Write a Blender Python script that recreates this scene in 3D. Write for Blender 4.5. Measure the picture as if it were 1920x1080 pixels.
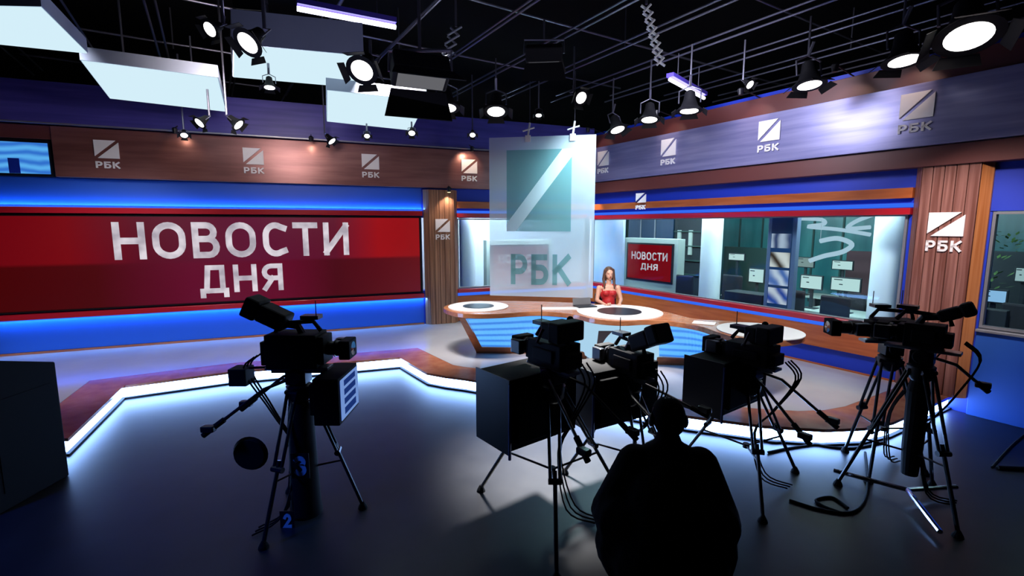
import bpy, bmesh, math, random
from mathutils import Vector, Matrix
random.seed(7)
for o in list(bpy.data.objects): bpy.data.objects.remove(o)
SC = bpy.context.scene
COL = SC.collection
PI = math.pi

# ------------------------------------------------------------------ camera
F_PX = 902.0; PITCH = math.atan(118/902); EYE = 2.4
cd = bpy.data.cameras.new('camera'); cam = bpy.data.objects.new('camera', cd); COL.objects.link(cam)
cd.sensor_width = 36; cd.lens = 36*F_PX/1920; cd.clip_start = .05; cd.clip_end = 100
cam.location = (0, 0, EYE); cam.rotation_euler = (PI/2-PITCH, 0, 0)
SC.camera = cam
# ------------------------------------------------------------------ view + world
SC.view_settings.view_transform = 'Standard'; SC.view_settings.look = 'None'
SC.view_settings.gamma = 1; SC.view_settings.exposure = 0.0; SC.view_settings.use_curve_mapping = False
wd = bpy.data.worlds.new('world'); SC.world = wd; wd.use_nodes = True
wd.node_tree.nodes['Background'].inputs[0].default_value = (.01, .015, .05, 1)
wd.node_tree.nodes['Background'].inputs[1].default_value = .02
# ------------------------------------------------------------------ geometry of the place
CP, SP = math.cos(PITCH), math.sin(PITCH)
def ray(px, py):
    x = (px-960)/F_PX; y = (540-py)/F_PX
    return Vector((x, CP+y*SP, -SP+y*CP))
def onZ(px, py, z):
    r = ray(px, py); return Vector((0, 0, EYE))+r*((z-EYE)/r.z)
def onY(px, py, y):
    r = ray(px, py); return Vector((0, 0, EYE))+r*(y/r.y)
class Fr:                       # a wall's frame: local x along the wall to the viewer's right, -y into the studio
    def __init__(s, o, ang):
        s.o = Vector(o); s.a = ang; s.M = Matrix.Translation(s.o) @ Matrix.Rotation(ang, 4, 'Z')
        s.inv = s.M.inverted()
    def hit(s, px, py, d=0):    # pixel -> (x, z) of the plane lying d in front of the wall
        r = s.inv.to_3x3() @ ray(px, py); c = s.inv @ Vector((0, 0, EYE))
        t = (-d-c.y)/r.y; p = c+r*t
        return p.x, p.z
    def w(s, x, y, z): return s.M @ Vector((x, y, z))
LF = Fr((-1.98, 10.62, 0), math.radians(22))
RF = Fr((4.59, 7.95, 0), math.radians(-58))
LC = 4.22; RC = -5.01           # the corner in each frame

# ------------------------------------------------------------------ lights
def spot(name, loc, target, watts, deg=60, color=(1,1,1), size=.12, blend=.6):
    l = bpy.data.lights.new(name, 'SPOT'); l.energy = watts; l.spot_size = math.radians(deg); l.spot_blend = blend
    l.color = color; l.shadow_soft_size = size
    o = bpy.data.objects.new(name, l); COL.objects.link(o); o.location = loc
    o.rotation_euler = (Vector(target)-Vector(loc)).to_track_quat('-Z', 'Y').to_euler(); return o
def area(name, M, loc, direction, sx, sy, watts, color=(1,1,1), spread=None):
    l = bpy.data.lights.new(name, 'AREA'); l.shape = 'RECTANGLE'; l.size = sx; l.size_y = sy; l.energy = watts; l.color = color
    if spread: l.spread = spread
    o = bpy.data.objects.new(name, l); COL.objects.link(o)
    z = -(M.to_3x3() @ Vector(direction)).normalized(); x = (M.to_3x3() @ Vector((1,0,0))).normalized()
    y = z.cross(x).normalized()
    o.matrix_world = Matrix.Translation(M @ Vector(loc)) @ Matrix((x, y, z)).transposed().to_4x4()
    return o
BL = (.07, .33, 1)
I4 = Matrix.Identity(4)
# blue LED lines behind the red ledges
area('led_lower_left', LF.M, (-3.6, -.08, .785), (0, .35, -1), 7.4, .03, 46, BL)
area('led_upper_left', LF.M, (-3.6, -.07, 2.735), (0, .4, 1), 7.4, .03, 36, BL)
area('led_floor_left', LF.M, (-3.6, -.35, .24), (0, 1, .35), 7.4, .05, 5, BL)
area('led_upper_right', RF.M, (-1.8, -.12, 2.74), (0, .5, 1), 6.4, .04, 1.5, BL)
# ceiling washes (the soft boxes and fresnels)
spot('wash_left', (-3.0, 6.0, 4.3), LF.w(-3.6, 0, 3.8), 330, 112, (1, .86, .84), .5)
spot('wash_left_near', (-5.2, 5.4, 4.5), (-6.6, 8.0, .2), 700, 76, (.9, .9, 1), .5)
spot('wash_floor_mid', (-1.6, 6.6, 4.6), (-2.4, 9.3, .2), 1250, 68, (1, .95, .93), .4)
spot('key_desk', (1.0, 5.6, 4.6), (1.6, 7.9, .9), 1300, 46, (1, .95, .92), .25)
spot('key_desk_left', (-1.0, 6.2, 4.6), (-.6, 8.4, 1.0), 800, 38, (1, .95, .92), .25)
spot('key_desk_right', (3.6, 4.4, 4.6), (3.4, 6.7, .8), 750, 46, (1, .95, .92), .3)
spot('wash_right', (2.0, 6.4, 4.5), RF.w(-1.2, 0, 3.6), 480, 100, (.82, .82, 1), .5)
spot('wash_pillar', (3.4, 3.8, 4.5), RF.w(2.0, 0, 1.9), 900, 36, (1, .85, .82), .3)
spot('blue_fill_left', (-5.5, 1.2, 4.8), (-3.4, 2.8, 0), 700, 50, (.02, .12, 1), .3)  # not one of the fixtures: blue spot added to tint the left floor
spot('pool_floor', (.80, 6.0, 4.6), (.62, 4.75, 0), 15000, 34, (1, .97, .93), .3, 1)
spot('rim_blue_right', (7.2, 3.2, 3.6), RF.w(3.2, 0, .5), 90, 70, (.05, .15, 1), .3)

# ------------------------------------------------------------------ materials
def mat(name, col, rough=.5, metal=0, emit=None, es=0, coat=0, spec=.5):
    m = bpy.data.materials.new(name); m.use_nodes = True; b = m.node_tree.nodes['Principled BSDF']
    b.inputs['Base Color'].default_value = (*col, 1); b.inputs['Roughness'].default_value = rough
    b.inputs['Metallic'].default_value = metal; b.inputs['Specular IOR Level'].default_value = spec
    if coat: b.inputs['Coat Weight'].default_value = coat
    if emit: b.inputs['Emission Color'].default_value = (*emit, 1); b.inputs['Emission Strength'].default_value = es
    return m
def noisy(name, c1, c2, scale=(1,1,1), sc=5, rough=.5, metal=0, detail=4, bump=0, spec=.5, coat=0, c3=None):
    m = mat(name, c1, rough, metal, spec=spec, coat=coat); nt = m.node_tree; b = nt.nodes['Principled BSDF']
    tc = nt.nodes.new('ShaderNodeTexCoord'); mp = nt.nodes.new('ShaderNodeMapping'); mp.inputs['Scale'].default_value = scale
    n = nt.nodes.new('ShaderNodeTexNoise'); n.inputs['Scale'].default_value = sc; n.inputs['Detail'].default_value = detail
    r = nt.nodes.new('ShaderNodeValToRGB'); r.color_ramp.elements[0].position = .35; r.color_ramp.elements[1].position = .65
    r.color_ramp.elements[0].color = (*c1, 1); r.color_ramp.elements[1].color = (*c2, 1)
    if c3: e = r.color_ramp.elements.new(.5); e.color = (*c3, 1)
    L = nt.links.new; L(tc.outputs['Object'], mp.inputs[0]); L(mp.outputs[0], n.inputs['Vector']); L(n.outputs['Fac'], r.inputs[0])
    L(r.outputs[0], b.inputs['Base Color'])
    if bump:
        bp = nt.nodes.new('ShaderNodeBump'); bp.inputs['Strength'].default_value = bump; L(n.outputs['Fac'], bp.inputs['Height']); L(bp.outputs[0], b.inputs['Normal'])
    return m
def emis(name, col, s): return mat(name, (0,0,0), 1, 0, col, s, spec=0)
M = {}
M['floor'] = noisy('studio_floor', (.012,.013,.018), (.018,.019,.024), sc=3, rough=.38, spec=.28)
M['deck'] = noisy('deck_vinyl', (.42,.41,.45), (.48,.47,.50), sc=1.2, rough=.14, spec=.6)
M['wood'] = noisy('pillar_wood', (.20,.085,.045), (.42,.21,.12), (9,9,.25), 3, .38, detail=6, c3=(.30,.14,.08))
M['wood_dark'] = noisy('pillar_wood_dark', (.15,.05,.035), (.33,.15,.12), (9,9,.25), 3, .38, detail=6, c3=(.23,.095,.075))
M['wood_h'] = noisy('counter_wood', (.36,.12,.05), (.46,.19,.09), (.6,6,6), 3, .25, detail=5, coat=.3)
M['wood_panel'] = noisy('orange_wood', (.34,.075,.015), (.46,.12,.03), (.6,6,6), 3, .3, detail=5)
M['border'] = noisy('deck_border_wood', (.33,.10,.055), (.45,.17,.09), (2,2,2), 3, .25, detail=5, coat=.2)
M['fascia'] = noisy('brown_metal_fascia', (.21,.075,.07), (.29,.115,.105), (.4,1,4), 3, .3, .35, spec=.6)
M['soffit'] = mat('brown_soffit', (.13,.035,.03), .45)
M['band'] = noisy('lavender_band', (.20,.20,.40), (.30,.29,.50), (.3,1,5), 2.5, .3, .3)
M['navy'] = noisy('navy_band', (.05,.045,.30), (.08,.07,.42), (.3,1,5), 2.5, .4)
M['blue'] = mat('blue_panel', (.012,.085,.42), .5)
M['blue_deep'] = mat('deep_blue_panel', (.006,.035,.5), .5)
M['red'] = mat('red_ledge', (.42,.008,.02), .3, coat=.3)
M['black'] = mat('matt_black', (.004,.004,.006), .7, spec=.25)
M['rubber'] = mat('black_rubber', (.004,.004,.005), .8, spec=.2)
M['satin'] = mat('satin_black', (.008,.008,.014), .35)
M['ceil'] = mat('ceiling_black', (.003,.003,.004), .95, spec=.1)
M['white'] = mat('white_gloss', (.85,.86,.88), .25)
M['cream'] = mat('emblem_white', (.93,.90,.91), .4)
M['grey'] = mat('grey_metal', (.32,.33,.36), .35, .6)
M['chrome'] = mat('chrome', (.8,.8,.85), .12, 1)
M['pipe'] = mat('grid_pipe', (.22,.22,.28), .3, .8)
M['led'] = emis('led_blue', (.035,.15,.9), 1)
M['strip'] = emis('strip_white', (.26,.48,1), 26)
M['soft'] = emis('softbox_diffuser', (.66,.86,.95), 1.0)
M['softside'] = noisy('softbox_side', (.42,.48,.60), (.48,.54,.66), sc=2, rough=.8)
M['lamp'] = emis('lamp_lens', (1,.98,.95), 5)
M['tube'] = emis('fluorescent_tube', (.75,.75,1), 6)
M['warm'] = emis('warm_bulb', (1,.78,.35), 3)
M['column'] = mat('white_column', (.80,.88,.9), .5)
M['teal'] = noisy('teal_glass_wall', (.03,.16,.19), (.06,.26,.29), (3,3,.3), 1.5, .3)
M['desk_grey'] = mat('office_desk', (.38,.45,.42), .5)
M['chairblk'] = mat('office_chair_fabric', (.008,.012,.02), .8)
M['skin'] = mat('skin', (.62,.34,.25), .5)
M['hair'] = noisy('brown_hair', (.06,.025,.015), (.11,.05,.03), (20,20,3), 5, .5)
M['dress'] = mat('red_dress', (.42,.01,.015), .55)
M['cloth'] = noisy('dark_cloth', (.005,.005,.008), (.010,.010,.014), sc=30, rough=.95, spec=.1)
M['skin_shaded'] = mat('skin_unlit', (.30,.17,.12), .6)  # operator's skin, with the shade put into the base colour
M['glowblue'] = emis('indicator_blue', (.1,.3,1), 1.2)
M['emb_dark'] = mat('emblem_gap', (.05,.03,.04), .5)
M['green'] = noisy('leaf_green', (.03,.09,.02), (.10,.2,.05), sc=20, rough=.6)

def glassm(name, tint=(1,1,1), gl=.12):
    m = bpy.data.materials.new(name); m.use_nodes = True; nt = m.node_tree; nt.nodes.clear()
    o = nt.nodes.new('ShaderNodeOutputMaterial'); t = nt.nodes.new('ShaderNodeBsdfTransparent'); t.inputs[0].default_value = (*tint, 1)
    g = nt.nodes.new('ShaderNodeBsdfGlossy'); g.inputs['Roughness'].default_value = .03
    mx = nt.nodes.new('ShaderNodeMixShader'); mx.inputs[0].default_value = gl
    nt.links.new(t.outputs[0], mx.inputs[1]); nt.links.new(g.outputs[0], mx.inputs[2]); nt.links.new(mx.outputs[0], o.inputs[0]); return m
M['glass'] = glassm('window_glass', (.86,.95,.97), .015)
def frosted(name, col, opac, back=.5):
    m = bpy.data.materials.new(name); m.use_nodes = True; nt = m.node_tree; nt.nodes.clear(); N = nt.nodes.new
    o = N('ShaderNodeOutputMaterial'); t = N('ShaderNodeBsdfTransparent'); d = N('ShaderNodeBsdfDiffuse'); d.inputs[0].default_value = (*col,1)
    tr = N('ShaderNodeBsdfTranslucent'); tr.inputs[0].default_value = (*col,1)
    a = N('ShaderNodeMixShader'); a.inputs[0].default_value = back; b = N('ShaderNodeMixShader'); b.inputs[0].default_value = opac
    L = nt.links.new; L(d.outputs[0], a.inputs[1]); L(tr.outputs[0], a.inputs[2]); L(t.outputs[0], b.inputs[1]); L(a.outputs[0], b.inputs[2]); L(b.outputs[0], o.inputs[0]); return m
M['frost'] = frosted('frosted_glass', (.80,.90,1), .42)
M['frost_emb'] = frosted('tinted_emblem_glass', (.22,.50,.52), .5)
M['frost_line'] = frosted('frosted_stripe', (.85,.97,1), .8)

# ------------------------------------------------------------------ mesh builder
class MB:
    def __init__(s): s.v = []; s.f = []
    def _add(s, vs, fs):
        n = len(s.v); s.v += [tuple(v) for v in vs]; s.f += [tuple(i+n for i in f) for f in fs]; return s
    def box(s, x0, x1, y0, y1, z0, z1, T=None):
        vs = [Vector((x, y, z)) for z in (z0, z1) for y in (y0, y1) for x in (x0, x1)]
        if T is not None: vs = [T @ v for v in vs]
        return s._add(vs, [(0,2,3,1),(4,5,7,6),(0,1,5,4),(2,6,7,3),(0,4,6,2),(1,3,7,5)])
    def tube(s, pts, r, n=10, closed=False, r2=None):
        pts = [Vector(p) for p in pts]; k = len(pts); rings = []
        up = Vector((0,0,1)); prev = None
        for i, p in enumerate(pts):
            a = pts[i-1] if i or closed else pts[i]; b = pts[(i+1) % k] if i < k-1 or closed else pts[i]
            t = (b-a).normalized()
            if prev is None:
                u = t.cross(up)
                if u.length < 1e-3: u = t.cross(Vector((1,0,0)))
            else: u = prev - t*prev.dot(t)
            u.normalize(); prev = u; w = t.cross(u)
            rr = r if r2 is None else r+(r2-r)*i/(k-1)
            rings.append([p+(u*math.cos(2*PI*j/n)+w*math.sin(2*PI*j/n))*rr for j in range(n)])
        vs = [v for q in rings for v in q]; fs = []
        m = k if closed else k-1
        for i in range(m):
            a, b = i*n, ((i+1) % k)*n
            for j in range(n): fs.append((a+j, a+(j+1)%n, b+(j+1)%n, b+j))
        if not closed: fs.append(tuple(range(n))[::-1]); fs.append(tuple((k-1)*n+j for j in range(n)))
        return s._add(vs, fs)
    def lathe(s, prof, n=24, T=None, a0=0, a1=2*PI):   # prof [(r, z)] round local z
        full = abs(a1-a0-2*PI) < 1e-6; vs = []; fs = []; m = n if full else n+1
        for r, z in prof:
            for j in range(m):
                a = a0+(a1-a0)*j/n; vs.append(Vector((r*math.cos(a), r*math.sin(a), z)))
        if T is not None: vs = [T @ v for v in vs]
        for i in range(len(prof)-1):
            for j in range(n if full else n):
                fs.append((i*m+j, i*m+(j+1)%m, (i+1)*m+(j+1)%m, (i+1)*m+j))
        if full:
            if prof[0][0] > 1e-6: fs.append(tuple(range(m))[::-1])
            if prof[-1][0] > 1e-6: fs.append(tuple((len(prof)-1)*m+j for j in range(m)))
        return s._add(vs, fs)
    def prism(s, poly, z0, z1, T=None):
        n = len(poly); vs = [Vector((x, y, z0)) for x, y in poly]+[Vector((x, y, z1)) for x, y in poly]
        if T is not None: vs = [T @ v for v in vs]
        return s._add(vs, [tuple(range(n))[::-1], tuple(range(n, 2*n))]+[(i, (i+1)%n, n+(i+1)%n, n+i) for i in range(n)])
    def ell(s, c, r, nu=16, nv=10, T=None):
        vs = []; fs = []
        for i in range(nv+1):
            th = PI*i/nv
            for j in range(nu):
                a = 2*PI*j/nu; vs.append(Vector((c[0]+r[0]*math.sin(th)*math.cos(a), c[1]+r[1]*math.sin(th)*math.sin(a), c[2]-r[2]*math.cos(th))))
        if T is not None: vs = [T @ v for v in vs]
        for i in range(nv):
            for j in range(nu): fs.append((i*nu+j, i*nu+(j+1)%nu, (i+1)*nu+(j+1)%nu, (i+1)*nu+j))
        return s._add(vs, fs)
    def cap(s, a, b, ra, rb, n=12):                     # tapered capsule
        a, b = Vector(a), Vector(b); s.tube([a, b], ra, n, r2=rb); s.ell(a, (ra,)*3, n, 6); s.ell(b, (rb,)*3, n, 6); return s
    def grid(s, rows):
        n = len(rows[0]); vs = [v for r in rows for v in r]; fs = []
        for i in range(len(rows)-1):
            for j in range(n-1): fs.append((i*n+j, i*n+j+1, (i+1)*n+j+1, (i+1)*n+j))
        return s._add(vs, fs)
    def mesh(s, name, merge=True):
        me = bpy.data.meshes.new(name); me.from_pydata(s.v, [], s.f)
        bm = bmesh.new(); bm.from_mesh(me)
        bmesh.ops.remove_doubles(bm, verts=bm.verts, dist=1e-5) if merge else None
        bmesh.ops.recalc_face_normals(bm, faces=bm.faces); bm.to_mesh(me); bm.free(); me.update(); return me
    def build(s, name, m, parent=None, bevel=0, smooth=False, W=None):
        me = s.mesh(name); me.materials.append(M[m] if isinstance(m, str) else m)
        o = bpy.data.objects.new(name, me); COL.objects.link(o)
        if smooth: smooth_by_angle(me)
        if bevel:
            b = o.modifiers.new('bevel', 'BEVEL'); b.width = bevel; b.segments = 2; b.limit_method = 'ANGLE'; b.angle_limit = math.radians(50)
        if parent: o.parent = parent
        if W is not None: o.matrix_world = W
        return o
def smooth_by_angle(me, deg=40):
    bm = bmesh.new(); bm.from_mesh(me)
    for f in bm.faces: f.smooth = True
    for e in bm.edges:
        if len(e.link_faces) == 2 and e.calc_face_angle(0) > math.radians(deg): e.smooth = False
    bm.to_mesh(me); bm.free()
def thing(name, label, cat, loc=(0,0,0), rz=0, group=None, Mx=None):
    o = bpy.data.objects.new(name, None); COL.objects.link(o); o.empty_display_size = .1
    if Mx is not None: o.matrix_world = Mx
    else: o.location = loc; o.rotation_euler = (0, 0, rz)
    return tag(o, label, cat, group)
def tag(o, label, cat, group=None):
    o['label'] = label; o['category'] = cat
    if group: o['group'] = group
    return o
def struct(o): o['kind'] = 'structure'; return o
def copy_tree(o, parent=None):
    c = o.copy(); COL.objects.link(c)
    if parent: c.parent = parent
    for ch in list(o.children): copy_tree(ch, c)
    return c
def RZ(a): return Matrix.Rotation(a, 4, 'Z')
def TR(x, y, z): return Matrix.Translation((x, y, z))
def arc(cx, cy, rx, ry, a0, a1, n=8): return [(cx+rx*math.cos(math.radians(a0+(a1-a0)*i/n)), cy+ry*math.sin(math.radians(a0+(a1-a0)*i/n))) for i in range(n+1)]
GLYPH = {   # letter: (width, [stroke polylines in the unit box]); a stroke whose last point equals its first is closed
 '\u041d': (.78, [[(0,0),(0,1)], [(1,0),(1,1)], [(0,.5),(1,.5)]]),
 '\u041e': (.84, [arc(.5,.62,.5,.38,0,180,12)+arc(.5,.38,.5,.38,180,360,12)+[(1,.62)]]),
 '\u0412': (.72, [[(0,0),(0,1)], [(0,1)]+arc(.55,.77,.35,.23,90,-90)+[(0,.54)], [(0,.54)]+arc(.62,.27,.38,.27,90,-90)+[(0,0)]]),
 '\u0421': (.74, [[(1,.9)]+arc(.55,.62,.5,.38,60,180,9)+arc(.55,.38,.5,.38,180,300,9)+[(1,.1)]]),
 '\u0422': (.76, [[(0,1),(1,1)], [(.5,0),(.5,1)]]),
 '\u0418': (.80, [[(0,1),(0,0)], [(1,1),(1,0)], [(0,.03),(1,.97)]]),
 '\u0414': (.92, [[(0,-.2),(0,0),(1,0),(1,-.2)], [(.16,0),(.26,1),(.86,1),(.86,0)]]),
 '\u042f': (.72, [[(1,0),(1,1)], [(1,1)]+arc(.42,.73,.42,.27,90,270)+[(1,.46)], [(.5,.46),(.02,0)]]),
 '\u0420': (.70, [[(0,0),(0,1)], [(0,1)]+arc(.55,.71,.45,.29,90,-90)+[(0,.42)]]),
 '\u0411': (.72, [[(0,0),(0,1)], [(0,1),(.9,1)], [(0,.58)]+arc(.58,.29,.42,.29,90,-90)+[(0,0)]]),
 '\u041a': (.76, [[(0,0),(0,1)], [(.04,.45),(.96,1)], [(.30,.55),(.98,0)]]),
 '3': (.62, [[(0,.88)]+arc(.45,.77,.5,.23,120,-70)+arc(.45,.28,.55,.28,70,-120)+[(0,.12)]]),
 '2': (.62, [[(.02,.78)]+arc(.5,.72,.46,.28,150,-20)+[(0,0),(1,0)]]),
}
def text_mesh(s, w, h, depth=.01, bold=0):               # stands in local xz, facing -y, lower left corner at 0
    t = .175+bold*2; vs = []; fs = []; x = 0
    for ch in s:
        gw, strokes = GLYPH[ch]
        for st in strokes:
            P_ = [Vector((x+t/2+(gw-t)*px, t/2+(1-t)*py)) for px, py in st]; n = len(P_); closed = (P_[0]-P_[-1]).length < 1e-6
            if closed: P_ = P_[:-1]; n -= 1
            else:
                P_[0] = P_[0]-(P_[1]-P_[0]).normalized()*t*.49; P_[-1] = P_[-1]+(P_[-1]-P_[-2]).normalized()*t*.49
            b0 = len(vs)
            for i, p in enumerate(P_):
                a = P_[i-1] if i or closed else None; b = P_[(i+1) % n] if i < n-1 or closed else None
                da = (p-a).normalized() if a is not None else (b-p).normalized(); db = (b-p).normalized() if b is not None else da
                m = (da+db).normalized(); nn = Vector((-m.y, m.x)); k = 1/max(.5, nn.dot(Vector((-da.y, da.x))))
                for q in (p+nn*t/2*k, p-nn*t/2*k): vs += [(q.x, 0, q.y), (q.x, 1, q.y)]
            for i in range(n if closed else n-1):
                a, b = b0+4*i, b0+4*((i+1) % n)
                fs += [(a, a+2, b+2, b), (a+1, b+1, b+3, a+3), (a, b, b+1, a+1), (a+2, a+3, b+3, b+2)]
            if not closed: fs += [(b0, b0+1, b0+3, b0+2), (b0+4*n-4, b0+4*n-2, b0+4*n-1, b0+4*n-3)]
        x += gw+.17
    x0 = min(v[0] for v in vs); x1 = max(v[0] for v in vs); z0 = min(v[2] for v in vs); z1 = max(v[2] for v in vs)
    me = bpy.data.meshes.new('lettering')
    me.from_pydata([((a-x0)/(x1-x0)*w, b*depth, (c-z0)/(z1-z0)*h) for a, b, c in vs], [], fs)
    bm = bmesh.new(); bm.from_mesh(me); bmesh.ops.recalc_face_normals(bm, faces=bm.faces); bm.to_mesh(me); bm.free(); return me
def text_obj(name, s, x, y, z, w, h, m, parent, depth=.01, bold=0, W=None):
    me = text_mesh(s, w, h, depth, bold); me.materials.append(M[m] if isinstance(m, str) else m)
    o = bpy.data.objects.new(name, me); COL.objects.link(o); o.location = (x, y, z)
    if parent: o.parent = parent
    return o
CALLSIGN = '\u0420\u0411\u041a'
def emblem_split(mb, w, h, d, gap=.035):                # a square cut by a diagonal gap, in xz, front at y=0
    g = gap
    for poly in ([(0,g*.9),(0,h),(w-g*1.1,h)], [(g*1.1,0),(w,0),(w,h-g*.9)]):
        n = 3; vs = [Vector((x, 0, z)) for x, z in poly]+[Vector((x, d, z)) for x, z in poly]
        mb._add(vs, [(0,1,2),(5,4,3),(0,3,4,1),(1,4,5,2),(2,5,3,0)])
    return mb
def emblem(fr, x, d, z, w, hs, ht, label, m='cream', group=None):   # x centre; z bottom of the square
    t = thing('station_emblem', label, 'emblem', group=group, Mx=fr.M @ TR(x-w/2, -d, z-ht-.05))
    emblem_split(MB(), w, hs, .02).build('split_square', m, t).location = (0, 0, ht+.05)
    text_obj('lettering', CALLSIGN, 0, 0, 0, w, ht, m, t, .02, .01)
    return t
def wallbox(fr, name, m, x0, x1, d0, d1, z0, z1, bevel=0, parent=None):   # d0<d1: distances in front of the wall
    return MB().box(x0, x1, -d1, -d0, z0, z1).build(name, m, parent, bevel, W=fr.M)

# ================================================================== THE STUDIO SHELL
struct(MB().box(-13, 17, -3, 21, -.1, 0).build('floor', 'floor'))
struct(MB().box(-13, 17, -3, 21, 6.2, 6.3).build('ceiling', 'ceil'))
struct(MB().box(-13.1, -13, -3, 21, 0, 6.2).build('wall_side', 'ceil'))
struct(MB().box(17, 17.1, -3, 21, 0, 6.2).build('wall_far_side', 'ceil'))
struct(MB().box(-13, 17, -3.1, -3, 0, 6.2).build('wall_rear', 'ceil'))
struct(MB().box(-13, 17, 21, 21.1, 0, 6.2).build('wall_newsroom', 'teal'))

# ---- left set wall -------------------------------------------------
LX0 = -9.2
wl = MB().box(LX0, 0, 0, .25, .0, 4.7)
wl.box(0, LC, 0, .25, 0, .95).box(0, LC, 0, .25, 2.56, 4.7)
struct(wl.build('wall_left', 'blue_deep', W=LF.M))
n_tr = [0]
def trim(fr, m, x0, x1, d0, d1, z0, z1, bevel=.005):
    n_tr[0] += 1; return struct(wallbox(fr, 'trim_%d' % n_tr[0], m, x0, x1, d0, d1, z0, z1, bevel))
trim(LF, 'blue', LX0, -.0, .0, .03, .24, .80, 0)         # lower blue panel
struct(wallbox(LF, 'baseboard_left', 'wood_panel', LX0, 0, .0, .05, .2, .235, .003))
trim(LF, 'red', LX0, 0.0, .0, .13, .81, .90)             # red ledge under the screen
trim(LF, 'red', LX0, 0.0, .0, .13, 2.60, 2.70)           # red ledge over the screen
trim(LF, 'led', LX0, 0.0, .02, .10, 2.702, 2.715, 0)
trim(LF, 'led', LX0, 0.0, .02, .10, .795, .808, 0)
trim(LF, 'blue', LX0, 0.0, .0, .03, 2.74, 3.19, 0)       # upper blue panel
trim(LF, 'fascia', -6.12, LC-.1, .0, .16, 3.20, 4.02)    # brown fascia
trim(LF, 'soffit', LX0, -6.12, .0, .14, 3.80, 4.02)
trim(LF, 'navy', LX0, LC-.1, .0, .34, 4.04, 4.68)        # navy band above
trim(LF, 'grey', LX0, LC-.1, .3, .36, 4.02, 4.04, 0)
# bands over and under the middle window
trim(LF, 'red', .78, LC-.1, .0, .10, .87, .95)
trim(LF, 'led', .78, LC-.1, .0, .08, .80, .868, 0)
trim(LF, 'red', .78, LC-.1, .0, .10, 2.57, 2.66)
trim(LF, 'led', .78, LC-.1, .0, .08, 2.665, 2.72, 0)
trim(LF, 'wood_panel', .78, LC-.1, .0, .10, 2.77, 2.92)
trim(LF, 'wood_panel', .78, LC-.1, .0, .06, .22, .80)

# ---- big red video screen with the headline ------------------------
def screen_mat():
    m = bpy.data.materials.new('red_screen_image'); m.use_nodes = True; nt = m.node_tree; b = nt.nodes['Principled BSDF']; N = nt.nodes.new; L = nt.links.new
    b.inputs['Base Color'].default_value = (.01,.0,.0,1); b.inputs['Roughness'].default_value = .35
    tc = N('ShaderNodeTexCoord'); sp = N('ShaderNodeSeparateXYZ'); L(tc.outputs['Object'], sp.inputs[0])
    mr = N('ShaderNodeMapRange'); mr.inputs[1].default_value = -7.2; mr.inputs[2].default_value = 0; L(sp.outputs['X'], mr.inputs[0])
    def ramp(els):
        r = N('ShaderNodeValToRGB'); e = r.color_ramp.elements
        e[0].position, e[0].color = els[0][0], (*els[0][1], 1); e[1].position, e[1].color = els[-1][0], (*els[-1][1], 1)
        for p, c in els[1:-1]: q = e.new(p); q.color = (*c, 1)
        L(mr.outputs[0], r.inputs[0]); return r
    up = ramp([(0,(.13,.001,.004)), (.15,(.165,.001,.004)), (.3,(.085,.001,.012)), (.55,(.10,.004,.03)), (.75,(.10,.004,.02)), (.87,(.30,.003,.006)), (1,(.26,.003,.006))])
    lo = ramp([(0,(.05,.0005,.001)), (.2,(.055,.0005,.002)), (.4,(.105,.001,.02)), (.62,(.11,.001,.018)), (.75,(.06,.001,.006)), (1,(.11,.002,.006))])
    w = N('ShaderNodeMapRange'); w.inputs[1].default_value = 1.69; w.inputs[2].default_value = 1.75; L(sp.outputs['Z'], w.inputs[0])
    mx = N('ShaderNodeMix'); mx.data_type = 'RGBA'; L(w.outputs[0], mx.inputs[0]); L(lo.outputs[0], mx.inputs[6]); L(up.outputs[0], mx.inputs[7])
    L(mx.outputs[2], b.inputs['Emission Color']); b.inputs['Emission Strength'].default_value = 1.0; return m
def letter_mat():
    m = emis('headline_letters', (.62,.58,.64), 1); nt = m.node_tree; b = nt.nodes['Principled BSDF']; N = nt.nodes.new; L = nt.links.new
    tc = N('ShaderNodeTexCoord'); n = N('ShaderNodeTexNoise'); n.inputs['Scale'].default_value = 3.5; L(tc.outputs['Object'], n.inputs['Vector'])
    r = N('ShaderNodeValToRGB'); r.color_ramp.elements[0].position = .35; r.color_ramp.elements[1].position = .65
    r.color_ramp.elements[0].color = (.40,.36,.42,1); r.color_ramp.elements[1].color = (.74,.68,.74,1)
    L(n.outputs['Fac'], r.inputs[0]); L(r.outputs[0], b.inputs['Emission Color']); return m
HEAD1 = '\u041d\u041e\u0412\u041e\u0421\u0422\u0418'; HEAD2 = '\u0414\u041d\u042f'
t = thing('video_wall', 'long red video screen set in the left wall with large pale two-line lettering', 'video screen', Mx=LF.M)
MB().box(-9.1, -.02, -.06, 0, .92, 2.58).build('bezel', 'black', t, .004)
MB().box(-9.0, -.07, -.07, -.061, .95, 2.55).build('display', screen_mat(), t)
M['letters'] = letter_mat()
text_obj('headline_lettering', HEAD1, -5.47, -.080, 1.78, 3.96, .68, 'letters', t, .008)
text_obj('headline_lettering', HEAD2, -4.22, -.080, 1.03, 1.42, .62, 'letters', t, .008)
for o in list(t.children):
    if o.name.startswith('headline'): o['kind'] = 'thing'

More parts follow.
